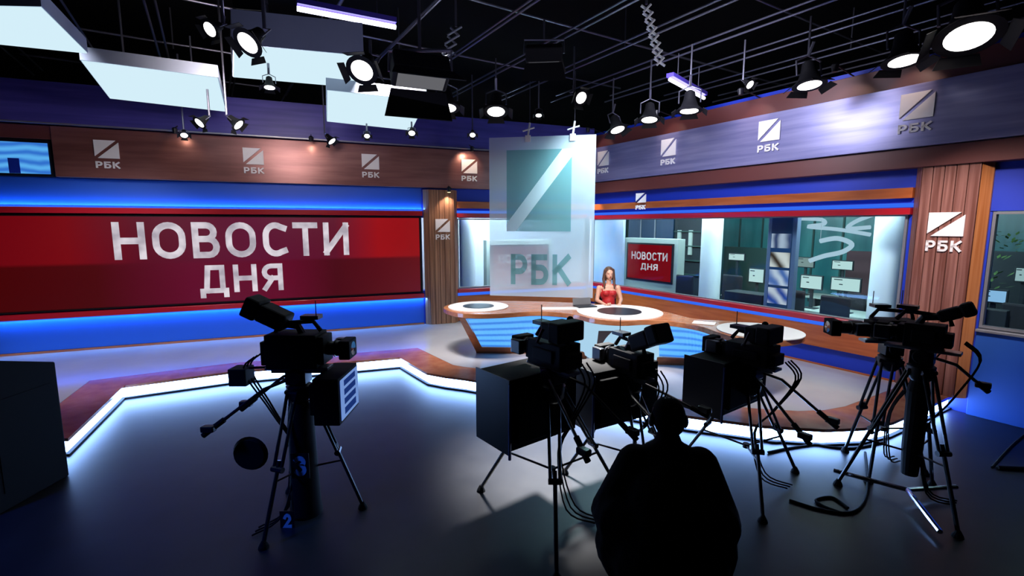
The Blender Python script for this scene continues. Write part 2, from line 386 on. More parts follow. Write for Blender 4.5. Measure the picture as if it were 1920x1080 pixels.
# small blue screen at the far left of the fascia
def stripes_mat(name, c1, c2, sc, axis='Z', s=1.0, dist=3):
    m = emis(name, c1, s); nt = m.node_tree; b = nt.nodes['Principled BSDF']; N = nt.nodes.new; L = nt.links.new
    tc = N('ShaderNodeTexCoord'); w = N('ShaderNodeTexWave'); w.bands_direction = axis; w.inputs['Scale'].default_value = sc; w.inputs['Distortion'].default_value = dist
    w.inputs['Detail'].default_value = 2
    r = N('ShaderNodeValToRGB'); r.color_ramp.elements[0].color = (*c1, 1); r.color_ramp.elements[1].color = (*c2, 1)
    L(tc.outputs['Object'], w.inputs['Vector']); L(w.outputs[0], r.inputs[0]); L(r.outputs[0], b.inputs['Emission Color']); return m
t = thing('fascia_screen', 'small bright blue striped screen at the left end of the brown fascia', 'video screen', Mx=LF.M)
MB().box(-8.6, -6.16, -.10, -.031, 3.2, 3.79).build('bezel', 'satin', t)
MB().box(-8.5, -6.2, -.11, -.101, 3.24, 3.74).build('display', stripes_mat('blue_stripe_image', (.03,.16,.6), (.10,.42,.85), 2.2), t)
MB().box(-6.72, -6.58, -.12, -.11, 3.24, 3.48).build('dark_figure', 'blue_deep', t)

# ---- pillars -------------------------------------------------------
def pillar(fr, x0, x1, z0, z1, m, label, edge=None):
    t = thing('wooden_pillar', label, 'pillar', Mx=fr.M @ TR((x0+x1)/2, 0, z0)); w = (x1-x0)/2; h = z1-z0
    nb = 5; c = .09
    for i in range(nb):
        a = -w+c+(2*w-2*c)*i/nb; b = -w+c+(2*w-2*c)*(i+1)/nb
        MB().box(a+.004, b-.004, -.16, -.02, 0, h).build('board', m, t, .006)
    MB().prism([(-w, -.05), (-w+c-.004, -.15), (-w+c-.004, -.01), (-w, -.01)], 0, h).build('side_board', m, t)
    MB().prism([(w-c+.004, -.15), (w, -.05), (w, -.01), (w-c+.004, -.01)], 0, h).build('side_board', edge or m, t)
    MB().box(-w+.02, w-.02, -.012, -.002, .01, h-.01).build('core', 'black', t)
    return t
pillar(LF, .04, .79, .2, 3.16, 'wood', 'slim brown wooden pillar between the red screen and the glass panel')
xa = RF.hit(1716, 330, .1)[0]; xb = RF.hit(1857, 310, .1)[0]
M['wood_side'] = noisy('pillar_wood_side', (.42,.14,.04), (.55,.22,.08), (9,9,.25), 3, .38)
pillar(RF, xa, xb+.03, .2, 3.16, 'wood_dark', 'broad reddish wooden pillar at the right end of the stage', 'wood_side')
PW = (xa, xb+.03)
pw = PW[1]-PW[0]
emblem(LF, .43, .185, 2.25, .32, .28, .12, 'small white split-square emblem on the slim left pillar')
xe = (RF.hit(1740,420,.185)[0]+RF.hit(1808,420,.185)[0])/2
emblem(RF, xe, .185, 2.26, .36, .30, .15, 'white split-square emblem on the broad right pillar')
# fascia emblems
for x, lab, w in ((-5.39,'pale split-square emblem on the brown fascia, nearest the small blue screen',.34), (-3.17,'pale split-square emblem on the brown fascia, second from the left',.34),
                  (-1.05,'pale split-square emblem on the brown fascia, third from the left',.34), (1.05,'warmly lit split-square emblem on the brown fascia beside the glass panel',.36)):
    emblem(LF, x, .185, 3.53, w, .30, .12, lab)
for x, lab in ((1.66,'large lit split-square emblem on the lavender band above the right pillar'), (-.28,'split-square emblem on the lavender band, second largest'),
               (-2.32,'split-square emblem on the lavender band, third from the right pillar'), (-4.2,'small split-square emblem at the far corner end of the lavender band')):
    emblem(RF, x-.05, .285, 3.76, .36, .33, .12, lab)
emblem(RF, -3.13, .2, 2.88, .28, .2, .1, 'small hanging split-square emblem on the blue strip above the right window')

# ---- right set wall ------------------------------------------------
RX1 = 6.2
wr = MB().box(RC, PW[1], 0, .25, 0, .96).box(RC, PW[1], 0, .25, 2.56, 4.6)
wr.box(PW[0]-.05, PW[1]+.02, 0, .25, .96, 2.56)
wr.box(PW[1], RX1, 0, .25, 0, 1.11).box(PW[1], RX1, 0, .25, 2.57, 4.6)
struct(wr.build('wall_right', 'blue_deep', W=RF.M))
e = PW[0]-.01
trim(RF, 'blue_deep', RC+.1, e, 0, .03, .22, .50, 0)
struct(wallbox(RF, 'baseboard_right', 'wood_panel', RC+.1, e, 0, .05, .2, .225, .003))
trim(RF, 'wood_panel', RC+.1, e, 0, .10, .50, .84)
trim(RF, 'led', RC+.1, e, 0, .09, .845, .90, 0)
trim(RF, 'red', RC+.1, e, 0, .12, .905, .985)
trim(RF, 'red', RC+.1, e, 0, .12, 2.54, 2.63)
trim(RF, 'led', RC+.1, e, 0, .09, 2.64, 2.695, 0)
trim(RF, 'wood_panel', RC+.1, e, 0, .10, 2.76, 2.90)
trim(RF, 'soffit', RC+.1, RX1, 0, .20, 3.15, 3.40)
trim(RF, 'band', RC+.1, RX1, 0, .26, 3.41, 4.20)
trim(RF, 'soffit', RC+.1, RX1, -.2, .1, 4.21, 4.52)
trim(RF, 'blue', PW[1]+.02, RX1, 0, .05, 0, 1.08)
trim(RF, 'grey', PW[1]+.02, RX1, -.1, .10, 1.085, 1.12)

# ---- windows (real glass with the newsroom behind) -----------------
def window(n, fr, x0, x1, z0, z1, mull=()):
    f = MB().box(x0, x1, -.02, .06, z0, z0+.03).box(x0, x1, -.02, .06, z1-.03, z1).box(x0, x0+.03, -.02, .06, z0+.03, z1-.03).box(x1-.03, x1, -.02, .06, z0+.03, z1-.03)
    for x in mull: f.box(x-.012, x+.012, -.01, .05, z0+.03, z1-.03)
    o = struct(f.build('window_%d' % n, 'grey', W=fr.M))
    MB().box(x0+.03, x1-.03, .02, .028, z0+.03, z1-.03).build('pane', 'glass', o)
    return o
window(1, LF, .80, LC-.12, .96, 2.55)
window(2, RF, RC+.12, PW[0]-.06, .97, 2.55)
window(3, RF, PW[1]+.03, RX1, 1.13, 2.56)

# ================================================================== STAGE PLATFORM
edge = [(-12.8, 4.75), (-4.62, 4.76), (-5.36, 6.42), (-4.28, 7.04), (-1.90, 7.86), (-1.60, 7.44), (-1.28, 7.0), (-.98, 6.84), (-.69, 6.73), (.7, 6.05), (2.05, 5.36), (2.8, 5.08), (3.4, 4.98), (3.86, 5.02), (4.3, 5.18), (4.78, 5.46), (5.82, 6.08)]
back = [RF.w(1.65, -.0, 0), RF.w(RC, 0, 0), LF.w(-9.2, 0, 0)]
back = [(v.x, v.y) for v in back]
def inset(path, d):
    out = []
    for i, p in enumerate(path):
        a = Vector(path[max(i-1, 0)]); b = Vector(path[min(i+1, len(path)-1)]); p = Vector(p)
        ta = (p-a).normalized() if i else (b-p).normalized(); tb = (b-p).normalized() if i < len(path)-1 else ta
        t = (ta+tb).normalized(); n = Vector((-t.y, t.x)); k = 1
        if 0 < i < len(path)-1:
            t1 = (p-a).normalized(); k = 1/max(.4, Vector((-t1.y, t1.x)).dot(n))
        out.append(tuple(p+n*d*k))
    return out
inn = inset(edge, .52)
plat = thing('stage_platform', 'raised grey stage platform with wooden edge and a glowing white step strip', 'platform', (0,0,0))
MB().prism(inn+back, .0, .2).build('deck', 'deck', plat)
def band(a, b, z0, z1):
    mb = MB()
    n = len(a)
    mb.grid([[Vector((*p, z1)) for p in b], [Vector((*p, z1)) for p in a], [Vector((*p, z0)) for p in a], [Vector((*p, z0)) for p in b], [Vector((*p, z1)) for p in b]])
    return mb
band(edge, inset(edge, .515), .165, .2005).build('wooden_edge', 'border', plat)
band(inset(edge, .05), inset(edge, .08), .025, .160).build('light_strip', 'strip', plat)
band(inset(edge, .01), inset(edge, .07), .002, .022).build('kick_rail', 'black', plat)

# ================================================================== DESK
def P(px, py, z): v = onZ(px, py, z); return (v.x, v.y)
def smooth_path(pts, k=6, closed=False):
    pts = [Vector(p) for p in pts]; n = len(pts); out = []
    rng = range(n) if closed else range(n-1)
    for i in rng:
        p0 = pts[(i-1) % n] if closed or i > 0 else pts[0]; p1 = pts[i]; p2 = pts[(i+1) % n]; p3 = pts[(i+2) % n] if closed or i+2 < n else pts[-1]
        for j in range(k):
            t = j/k; out.append(.5*((2*p1)+(p2-p0)*t+(2*p0-5*p1+4*p2-p3)*t*t+(3*p1-p0-3*p2+p3)*t**3))
    if not closed: out.append(pts[-1])
    return out
CT = 1.0
front = [P(*q, CT) for q in ((832,575),(850,585),(890,589),(940,588),(1010,584),(1075,589),(1115,598),(1165,602),(1215,600),(1262,603),(1310,611),(1350,624),(1400,637),(1450,640),(1492,636))]
rear = [P(*q, CT) for q in ((1510,629),(1492,618),(1430,606),(1355,601),(1300,597),(1240,583),(1160,572),(1085,568),(1010,565),(930,564),(870,566))]
outline = [tuple(v) for v in smooth_path(front+rear, 4, True)]
desk = thing('news_desk', 'long curved news desk with wooden top and glowing blue slatted front', 'desk', (0,0,0))
MB().prism(outline, CT-.075, CT).build('counter_top', 'wood_h', desk, .006)
def slat_mat(name, c1, c2, z0, z1, s, n=9):
    m = bpy.data.materials.new(name); m.use_nodes = True; nt = m.node_tree; b = nt.nodes['Principled BSDF']; N = nt.nodes.new; L = nt.links.new
    b.inputs['Base Color'].default_value = (.1,.3,.6,1)
    tc = N('ShaderNodeTexCoord'); w = N('ShaderNodeTexWave'); w.bands_direction = 'Z'; w.inputs['Scale'].default_value = 2.7; w.inputs['Distortion'].default_value = 0
    r = N('ShaderNodeValToRGB'); r.color_ramp.elements[0].color = (*c1, 1); r.color_ramp.elements[1].color = (*c2, 1); r.color_ramp.elements[1].position = .6
    L(tc.outputs['Object'], w.inputs['Vector']); L(w.outputs[0], r.inputs[0]); L(r.outputs[0], b.inputs['Emission Color']); b.inputs['Emission Strength'].default_value = s; return m
M['slat'] = slat_mat('lit_blue_slats', (.02,.16,.60), (.10,.42,.90), .3, .9, 1)
M['bulge'] = emis('lit_white_front', (.42,.68,.88), .95)
def ruled(top, bot, zt, zb, name, m, th=.03, k=8):
    a = smooth_path([P(*q, zt) for q in top], k); b = smooth_path([P(*q, zb) for q in bot], k)
    A = [Vector((*p, zt)) for p in a]; B = [Vector((*p, zb)) for p in b]
    off = Vector((0, th, 0))
    return MB().grid([A, B, [v+off for v in B], [v+off for v in A], A]).build(name, m, desk, smooth=False)
ruled([(873,598),(940,595),(1010,592),(1085,598)], [(903,650),(960,651),(1020,652),(1086,660)], .92, .33, 'slatted_front', 'slat')
ruled([(1235,608),(1290,611),(1340,625),(1395,643)], [(1236,668),(1290,671),(1340,671),(1400,671)], .92, .33, 'slatted_front', 'slat')
ruled([(1080,599),(1115,606),(1165,609),(1210,608),(1240,607)], [(1082,655),(1115,676),(1165,682),(1210,680),(1242,672)], .92, .27, 'bulging_front', 'bulge')
ruled([(860,596),(868,597),(876,598)], [(893,660),(900,660),(908,660)], .92, .21, 'end_panel', 'wood_panel')
ruled([(892,651),(960,652),(1020,653),(1100,661)], [(893,662),(960,663),(1020,664),(1100,674)], .32, .2, 'plinth', 'wood_panel', .05)
ruled([(1232,670),(1290,673),(1340,674),(1410,674)], [(1230,684),(1290,685),(1340,685),(1410,684)], .32, .2, 'plinth', 'wood_panel', .05)
ve = onZ(1136, 645, .6)
eo = emblem_split(MB(), .30, .30, .01, .03).build('front_emblem', 'emb_dark', desk); ea, eb = onZ(1121, 606, .92), onZ(1121, 677, .27); eo.location = eb.lerp(ea, .38)+Vector((0,-.05,0)); eo.rotation_euler = (math.radians(26), 0, 0)
fr_ = MB(); fr_.box(-.03,.33,0,.006,-.03,0).box(-.03,.33,0,.006,.30,.33).box(-.03,0,0,.006,0,.30).box(.30,.33,0,.006,0,.30)
o = fr_.build('emblem_frame', 'emb_dark', desk); o.location = eo.location; o.rotation_euler = eo.rotation_euler
def disc(px, py, rpx, z, inner, dx=0, ring=False):
    c = onZ(px, py, CT); r = rpx/902*c.y*1.0
    MB().lathe([(r, 0), (r, .012), (0.0001, .012)] if not ring else [(r, 0), (r, .012), (r*.6, .012), (r*.6, 0)], 48, TR(c.x, c.y, CT+.0005)).build('white_disc', 'white', desk)
    if inner: MB().lathe([(r*.52, .0), (r*.52, .004), (.0001, .004)], 36, TR(c.x+dx, c.y, CT+.0130)).build('dark_inset', 'satin', desk)
disc(897, 575, 57, 1, True)
disc(1161, 585, 80, 1, True)
disc(1424, 621, 76, 1, True)
v0, v1 = onZ(1016, 581, CT), onZ(1110, 577, CT)
MB().box(v0.x, v1.x, v0.y-.0, v0.y+.22, CT+.001, CT+.01).build('white_inlay', 'white', desk)
# things lying on the desk
v = onZ(1098, 577, CT)
t = thing('laptop', 'dark open laptop on the desk at the presenter\'s side', 'laptop', (v.x, v.y+.05, CT+.012), .3)
MB().box(-.17,.17,-.12,.12,0,.018).build('keyboard_base', 'satin', t, .004)
MB().box(-.17,.17,.115,.13,.018,.16, Matrix.Rotation(math.radians(-12), 4, 'X')).build('lid', 'grey', t, .003)
v = onZ(1320, 606, CT)
t = tag(MB().box(-.15,.15,-.11,.11,0,.004).build('paper_sheet', 'cream'), 'pale sheet of paper on the desk left of the right-hand disc', 'paper'); t.location = (v.x, v.y, CT+.003); t.rotation_euler = (0,0,-.5)
# ================================================================== GLASS PANEL
g0 = onY(917, 262, 9.35); g1 = onY(1118, 252, 9.0)
gw = (Vector((g1.x, g1.y))-Vector((g0.x, g0.y))).length; ga = math.atan2(g1.y-g0.y, g1.x-g0.x)
zt = g1.z; zb = 1.03
gp = thing('glass_panel', 'tall hanging frosted glass panel with a tinted split-square emblem, behind the desk', 'glass panel', (g0.x, g0.y, zb), ga)
GH = zt-zb
MB().box(0, gw, 0, .012, 0, GH).build('frosted_sheet', 'frost', gp)
def gpx(px, py):     # pixel -> local x,z on the sheet
    fr = Fr((g0.x, g0.y, 0), ga); x, z = fr.hit(px, py); return x, z-zb
a = gpx(950, 282); b = gpx(1070, 434)
w_, h_ = b[0]-a[0], a[1]-b[1]
o = emblem_split(MB(), w_, h_, .008, .16).build('emblem_square', 'frost_emb', gp); o.location = (a[0], -.010, b[1])
mb = MB(); s_ = .17
for (x, z) in (): pass
pts = [(.16*1.1, 0), (w_, h_-.16*.9), (w_, h_), (w_-.16*1.1, h_), (0, .16*.9), (0, 0)]
mb.prism([(x, z) for x, z in pts], 0, .008, Matrix.Rotation(PI/2, 4, 'X')); o = mb.build('emblem_stripe', 'frost_line', gp); o.location = (a[0], -.002, b[1])
a = gpx(958, 535); b = gpx(1072, 475)
text_obj('glass_lettering', CALLSIGN, a[0], -.012, a[1], b[0]-a[0], b[1]-a[1], 'frost_emb', gp, .008, .01)
for px in (990, 1074):
    x, _ = gpx(px, 262)
    mb = MB().box(x-.05, x+.05, -.03, .04, GH-.10, GH+.02).tube([(x, 0, GH+.02), (x+.03, .02, GH+.25)], .02, 8).tube([(x-.1, 0, GH+.10), (x+.12, 0, GH+.16)], .015, 8)
    mb.build('clamp', 'white', gp)
    MB().tube([(x+.03, .02, GH+.25), (x+.03, .02, 5.15-zb)], .006, 6).build('suspension_cable', 'pipe', gp)
spot('panel_light', (g0.x+2.2, g0.y-1.6, 4.7), (g0.x+1.95, g0.y, 3.2), 750, 60, (.75, .95, 1), .25)
spot('panel_backlight', (g0.x+2.3, g0.y+1.0, 4.3), (g0.x+1.6, g0.y+.0, 2.6), 170, 100, (.5, .95, 1), .25)
# ================================================================== NEWSROOM behind the windows
def behind(fr, px, py, d):       # point on the plane d metres behind a wall
    x, z = fr.hit(px, py, -d); v = fr.w(x, d, z); return v
def nr_size(fr, pxa, pxb, py, d): return abs(fr.hit(pxb, py, -d)[0]-fr.hit(pxa, py, -d)[0])
struct(MB().box(RC+.3, 7, .3, 7.5, 3.5, 3.6).build('ceiling_newsroom', 'ceil', W=RF.M))
struct(MB().box(-3.4, 7, 6.6, 6.7, 0, 3.5).build('wall_partition', 'teal', W=RF.M))
def column(px0, px1, d, label, fr=RF, z1=3.5):
    xa = fr.hit(px0, 480, -d)[0]; xb = fr.hit(px1, 480, -d)[0]; v = fr.w((xa+xb)/2, d, 0); r = (xb-xa)/2
    t = thing('round_column', label, 'column', (v.x, v.y, 0))
    MB().lathe([(r, .1), (r, z1)], 32).build('shaft', 'column', t, smooth=True)
    MB().lathe([(r*1.12, 0), (r*1.12, .1), (r, .1)], 32).build('base_ring', 'grey', t)
column(1636, 1692, .9, 'broad white round column behind the right end of the long window')
column(1317, 1350, .9, 'slim white round column behind the middle of the long window')
column(862, 890, .7, 'bright white column behind the window left of the glass panel', LF)
# light blue curved partition at the corner
xa, xb = RF.hit(1124, 450, -.8)[0], RF.hit(1168, 450, -.8)[0]
M['pale_wall'] = noisy('pale_partition', (.30,.45,.72), (.46,.50,.66), (1,1,.6), 1.6, .5)
o = tag(MB().box(xa-.4, xb, .8, .88, 0, 3.2).build('partition_screen', 'pale_wall', W=RF.M), 'pale blue partition behind the presenter at the corner of the window', 'partition')
# big TV in grey cabinet
def tv(fr, px0, px1, py0, py1, d, label):
    x0, z1 = fr.hit(px0, py0, -d); x1, z0 = fr.hit(px1, py1, -d); w = x1-x0; h = z1-z0
    t = thing('television_stand', label, 'television', Mx=fr.M @ TR(x0, d, 0))
    MB().box(0, w, 0, .25, 0, z1+.06).build('cabinet', 'desk_grey', t, .01)
    MB().box(w*.06, w*.94, -.03, -.0005, z0+h*.05, z1-h*.05).build('bezel', 'satin', t, .005)
    MB().box(w*.09, w*.91, -.036, -.0305, z0+h*.09, z1-h*.09).build('display', emis('tv_red', (.22,.003,.008), 1), t)
    text_obj('screen_lettering', HEAD1, w*.17, -.042, z0+h*.55, w*.68, h*.19, 'letters', t, .004)
    text_obj('screen_lettering', HEAD2, w*.36, -.042, z0+h*.30, w*.32, h*.17, 'letters', t, .004)
tv(RF, 1172, 1268, 450, 538, .9, 'red screen in a grey cabinet just right of the presenter, behind the window')
tv(LF, 912, 1035, 455, 536, 1.0, 'red screen seen dimly through the frosted glass panel')
# signboard column with pictures
x0, _ = RF.hit(1437, 480, -.35); x1, _ = RF.hit(1491, 480, -.35); w = x1-x0
t = thing('picture_totem', 'narrow dark blue totem with a stack of four small pictures, mid window', 'display board', Mx=RF.M @ TR(x0, .35, 0))
MB().box(0, w, 0, .12, 0, 2.75).build('frame', mat('totem_frame', (.16,.22,.34), .5), t, .01)
MB().box(w*.14, w*.86, -.01, -.0005, .9, 2.7).build('backing', mat('totem_back', (.01,.06,.16), .5), t)
zz = lambda py: RF.hit(1460, py, -.35)[1]
for i, (ya, yb, c1, c2) in enumerate(((438,465,(.05,.08,.2),(.6,.65,.8)), (473,501,(.06,.04,.03),(.95,.9,.85)), (506,535,(.1,.2,.55),(.75,.8,.95)), (540,570,(.03,.08,.4),(.75,.75,.85)))):
    MB().box(w*.16, w*.84, -.016, -.0105, zz(yb), zz(ya)).build('picture', stripes_mat('totem_picture', c1, c2, 1.6, 'DIAGONAL' if i else 'X', .75, 6), t)
# upper dark shelves and glass cabinets
def nbox(name, m, px0, px1, py0, py1, d, dep, label, cat, fr=RF, bev=.01, group=None, to_floor=False, parts=True):
    x0, z1 = fr.hit(px0, py0, -d); x1, z0 = fr.hit(px1, py1, -d)
    if to_floor: z0 = 0
    t = thing(name, label, cat, Mx=fr.M @ TR(x0, d, z0), group=group)
    w, h = x1-x0, z1-z0
    MB().box(0, w, 0, dep, 0, h).build('body', m, t, bev)
    return t, w, h
M['nblue'] = mat('dark_blue_glass', (.01,.05,.12), .2)
M['ndark'] = mat('dark_office', (.012,.022,.03), .6)
M['ngreen'] = mat('dark_green_office', (.02,.06,.055), .6)
t, w, h = nbox('wall_cabinet', 'nblue', 1180, 1262, 380, 447, 2.6, .3, 'dark blue glazed screen wall above the small red television', 'cabinet', to_floor=True)
for k in (.3, .62): MB().box(w*k-.02, w*k+.02, -.02, -.001, h*.4, h).build('mullion', 'grey', t)
t, w, h = nbox('shelf_unit', 'ndark', 1266, 1312, 405, 560, 2.4, .35, 'dark shelf unit with pale binders left of the slim white column', 'shelf', to_floor=True)
for k in range(4): MB().box(.02, w-.02, -.05, -.001, h*(.42+.14*k), h*(.42+.14*k)+.03).build('shelf_board', 'ngreen', t)
for k in (.15, .55): MB().box(w*k, w*k+.10, -.045, -.002, h*.62, h*.86).build('binder', 'desk_grey', t)
M['nteal'] = noisy('teal_glass', (.02,.15,.17), (.07,.27,.28), (2,2,.4), 1.2, .3)
t, w, h = nbox('glass_partition', 'nteal', 1352, 1640, 380, 462, 5.2, .1, 'teal glazed office partition at the back of the newsroom', 'partition', to_floor=True)
for k in range(1, 6): MB().box(w*k/6-.02, w*k/6+.02, -.03, -.001, .4, h).build('mullion', 'ngreen', t)
M['nred'] = mat('maroon_screen', (.09,.04,.05), .7)
nbox('divider_screen', 'ngreen', 1358, 1436, 462, 500, 4.4, .08, 'dark green desk divider between the white column and picture totem', 'divider', to_floor=True)
nbox('divider_screen', 'nred', 1588, 1637, 470, 520, 4.6, .08, 'maroon desk divider beside the broad white column', 'divider', to_floor=True)
nbox('divider_screen', 'ndark', 1846, 1990, 470, 515, 3.0, .08, 'long dark divider screen beyond the right pillar', 'divider', to_floor=True)
# curved hanging lights
def curve_light(pts, d, label, r=.05):
    w = [behind(RF, px, py, d) for px, py in pts]; p = smooth_path(w, 6)
    t = thing('curved_ceiling_light', label, 'light', tuple(w[0]), 0, 'curved hanging lights in the newsroom')
    MB().tube([q-w[0] for q in p], r, 8).build('luminous_tube', emis('cool_tube', (.62,.78,.9), .8), t, smooth=True)
    MB().tube([(0,0,r), (0,0,max(.1, 3.48-w[0].z))], .006, 6).build('suspension_wire', 'grey', t)
curve_light([(1538,452),(1570,447),(1597,458),(1580,472),(1545,480),(1518,489)], 3.2, 'curved pale light sweeping down above the newsroom monitors')
curve_light([(1500,410),(1540,412),(1545,420),(1515,425),(1570,430),(1632,440)], 3.4, 'flat zigzag pale light high behind the long window', .04)
curve_light([(1636,403),(1605,415),(1590,428),(1632,426)], 3.0, 'short slanting pale light left of the broad white column', .04)
# desks, monitors, chairs
def ndesk(px0, px1, py, d, label, fr=RF, dep=.8):
    x0, z = fr.hit(px0, py, -d); x1, _ = fr.hit(px1, py, -d); z = .75
    t = thing('office_desk', label, 'desk', Mx=fr.M @ TR(x0, d, 0), group='newsroom desks'); w = x1-x0
    MB().box(0, w, 0, dep, z-.03, z).build('desk_top', 'desk_grey', t, .005)
    MB().box(.02, w-.02, dep-.04, dep-.02, .15, z-.03).build('modesty_panel', 'ngreen', t)
    for a in (.03, w-.08):
        for b in (.03, dep-.12): MB().box(a, a+.05, b, b+.05, 0, z-.03).build('leg', 'grey', t)
def monitor(px0, px1, py0, py1, d, label, fr=RF, col=(.72,.92,.88), s=.85, base=.75):
    x0, z1 = fr.hit(px0, py0, -d); x1, z0 = fr.hit(px1, py1, -d); w = x1-x0; h = z1-z0
    t = thing('computer_monitor', label, 'monitor', Mx=fr.M @ TR(x0, d, base), group='newsroom monitors')
    MB().box(0, w, 0, .04, z0-base, z1-base).build('housing', 'ndark', t, .005)
    MB().box(.02, w-.02, -.004, -.0005, z0-base+.02, z1-base-.02).build('display', emis('monitor_glow', col, s), t)
    MB().box(w*.12, w*.4, -.007, -.0045, z0-base+h*.78, z0-base+h*.84).box(w*.3, w*.42, -.007, -.0045, z0-base+h*.45, z0-base+h*.52).build('screen_text', 'ndark', t)
    MB().box(w/2-.03, w/2+.03, .041, .07, .01, z0-base+h*.4).box(w/2-.12, w/2+.12, -.05, .15, 0, .015).build('stand', 'ndark', t, .004)
def ochair(px, py, d, rz, label, fr=RF, top=1.05):
    x, _ = fr.hit(px, py, -d); v = fr.w(x, d, 0)
    t = thing('office_chair', label, 'chair', (v.x, v.y, 0), rz+fr.a, 'black newsroom swivel chairs')
    MB().box(-.24,.24,-.24,.24,.44,.52).build('seat', 'chairblk', t, .03)
    MB().box(-.23,.23,.22,.28,.56,top).build('backrest', 'chairblk', t, .03)
    MB().box(-.03,.03,.24,.3,.40,.60).box(-.03,.03,.1,.3,.40,.43).build('back_support', 'satin', t)
    MB().tube([(0,0,.08),(0,0,.44)], .03, 8).build('gas_column', 'satin', t)
    st = MB()
    for k in range(5):
        a = 2*PI*k/5; st.tube([(0,0,.09),(.28*math.cos(a),.28*math.sin(a),.05)], .02, 6).ell((.28*math.cos(a),.28*math.sin(a),.03),(.03,.03,.03),8,6)
    st.build('star_base', 'satin', t)
    for sx in (-1,1): MB().tube([(sx*.26,.1,.46),(sx*.29,.1,.68),(sx*.29,-.12,.68)], .018, 6).build('armrest', 'satin', t)
ndesk(1352, 1432, 540, 2.2, 'newsroom desk between the slim white column and the picture totem')
ndesk(1500, 1634, 560, 1.7, 'front newsroom desk left of the broad white column')
ndesk(1496, 1625, 540, 3.6, 'back newsroom desk behind the totem and columns')
ndesk(1845, 1990, 560, 1.2, 'newsroom desk beyond the broad right pillar')
monitor(1404, 1432, 502, 532, 2.3, 'glowing monitor immediately left of the picture totem')
monitor(1366, 1396, 474, 490, 3.0, 'small glowing monitor right of the slim white column, upper row')
monitor(1501, 1541, 514, 545, 1.95, 'glowing monitor immediately right of the picture totem, front row')
monitor(1558, 1613, 518, 550, 1.95, 'widest glowing monitor in front of the broad white column')
monitor(1560, 1599, 487, 508, 3.8, 'glowing monitor standing higher behind the widest one')
monitor(1493, 1526, 481, 503, 3.8, 'dim glowing monitor in the back row right of the totem', s=.35)
monitor(1836, 1888, 540, 571, 1.4, 'bluish glowing monitor beyond the right pillar', col=(.35,.6,.9))
monitor(1903, 1935, 500, 531, 2.4, 'pale monitor at the right border of the view, upper', col=(.6,.8,.8), s=.6)
ochair(1388, 500, 1.5, PI, 'black swivel chair behind the window, right of the slim white column', top=1.35)
ochair(1498, 560, .95, PI, 'black swivel chair right below the totem pictures', top=1.25)
ochair(1622, 555, 2.95, PI-.3, 'black swivel chair behind the front desk, beside the broad white column')
ochair(1580, 560, .95, PI, 'black swivel chair in front of the two front-row monitors', top=1.22)
ochair(1298, 520, 1.0, PI, 'black swivel chair left of the slim white column', top=1.3)
ochair(1945, 560, .85, PI-.2, 'tall black swivel chair beyond the right pillar', top=1.4)
nbox('low_cabinet', 'ndark', 1836, 1884, 578, 615, .36, .15, 'low black cabinet immediately right of the broad pillar, behind glass', 'cabinet', to_floor=True)
nbox('low_cabinet', 'ndark', 1358, 1428, 545, 575, .36, .40, 'low black cabinet close to the glass between white column and totem', 'cabinet', to_floor=True)
# potted plants beyond pillar
for px, d, lab in ((1866, 2.5, 'potted green plant standing by the right pillar, behind glass'), (1896, 3.8, 'second potted green plant behind glass at right border')):
    x, _ = RF.hit(px, 450, -d); v = RF.w(x, d, 0)
    t = thing('potted_plant', lab, 'plant', (v.x, v.y, 0))
    MB().lathe([(.14,0),(.18,.35),(.16,.35)], 16).build('pot', 'desk_grey', t)
    MB().tube([(0,0,.33),(0,0,1.5)], .02, 6).build('stem', 'ngreen', t)
    lf = MB()
    for k in range(60):
        a = random.uniform(0, 2*PI); z = random.uniform(1.0, 2.3); r = random.uniform(.05,.22)
        c = Vector((r*math.cos(a), r*math.sin(a), z)); u = Vector((math.cos(a), math.sin(a), random.uniform(-.2,.8))).normalized()*.14; s_ = Vector((-math.sin(a), math.cos(a), 0))*.025
        lf._add([c, c+u*.5+s_, c+u, c+u*.5-s_], [(0,1,2,3)])
    lf.build('foliage', 'green', t)
# unseen newsroom ceiling panels and fill lights, added to light the room
for i, (x, d) in enumerate(((-2.6, 2.6), (-.6, 2.6), (1.2, 2.6), (3.2, 2.2), (-3.6, 1.6))):
    t = thing('unseen_panel_light', 'flat unseen newsroom ceiling light above the '+['slim white column','picture totem','widest glowing monitor','potted plants','red screen in the grey cabinet'][i], 'light', Mx=RF.M @ TR(x, d, 3.44), group='added newsroom ceiling lights')
    MB().box(-.5,.5,-.2,.2,.0,.05).build('housing', 'grey', t)
    MB().box(-.46,.46,-.16,.16,-.006,-.0005).build('diffuser', emis('office_diffuser', (.75,1,1), 9), t)
area('newsroom_mid', LF.M, (2.6, 1.6, 3.4), (0,0,-1), 2, 1, 110, (.85,.95,1))
area('newsroom_fill_mid', LF.M, (2.4, .40, 3.0), (0,1,-.5), 2.6, .3, 170, (.9,.96,1))  # hidden fill above the window, added to brighten the white column
area('newsroom_fill_right', RF.M, (-1.6, .40, 3.0), (0,1,-.5), 6, .3, 170, (.85,1,1))  # same hidden fill for the columns behind the long window
area('newsroom_right', RF.M, (-1.0, 1.4, 3.4), (0,0,-1), 5, 1, 120, (.8,1,1))
struct(MB().box(.3, 5.6, 2.6, 2.7, 0, 3.5).build('wall_office', mat('pale_office_wall', (.45,.52,.62), .6), W=LF.M))

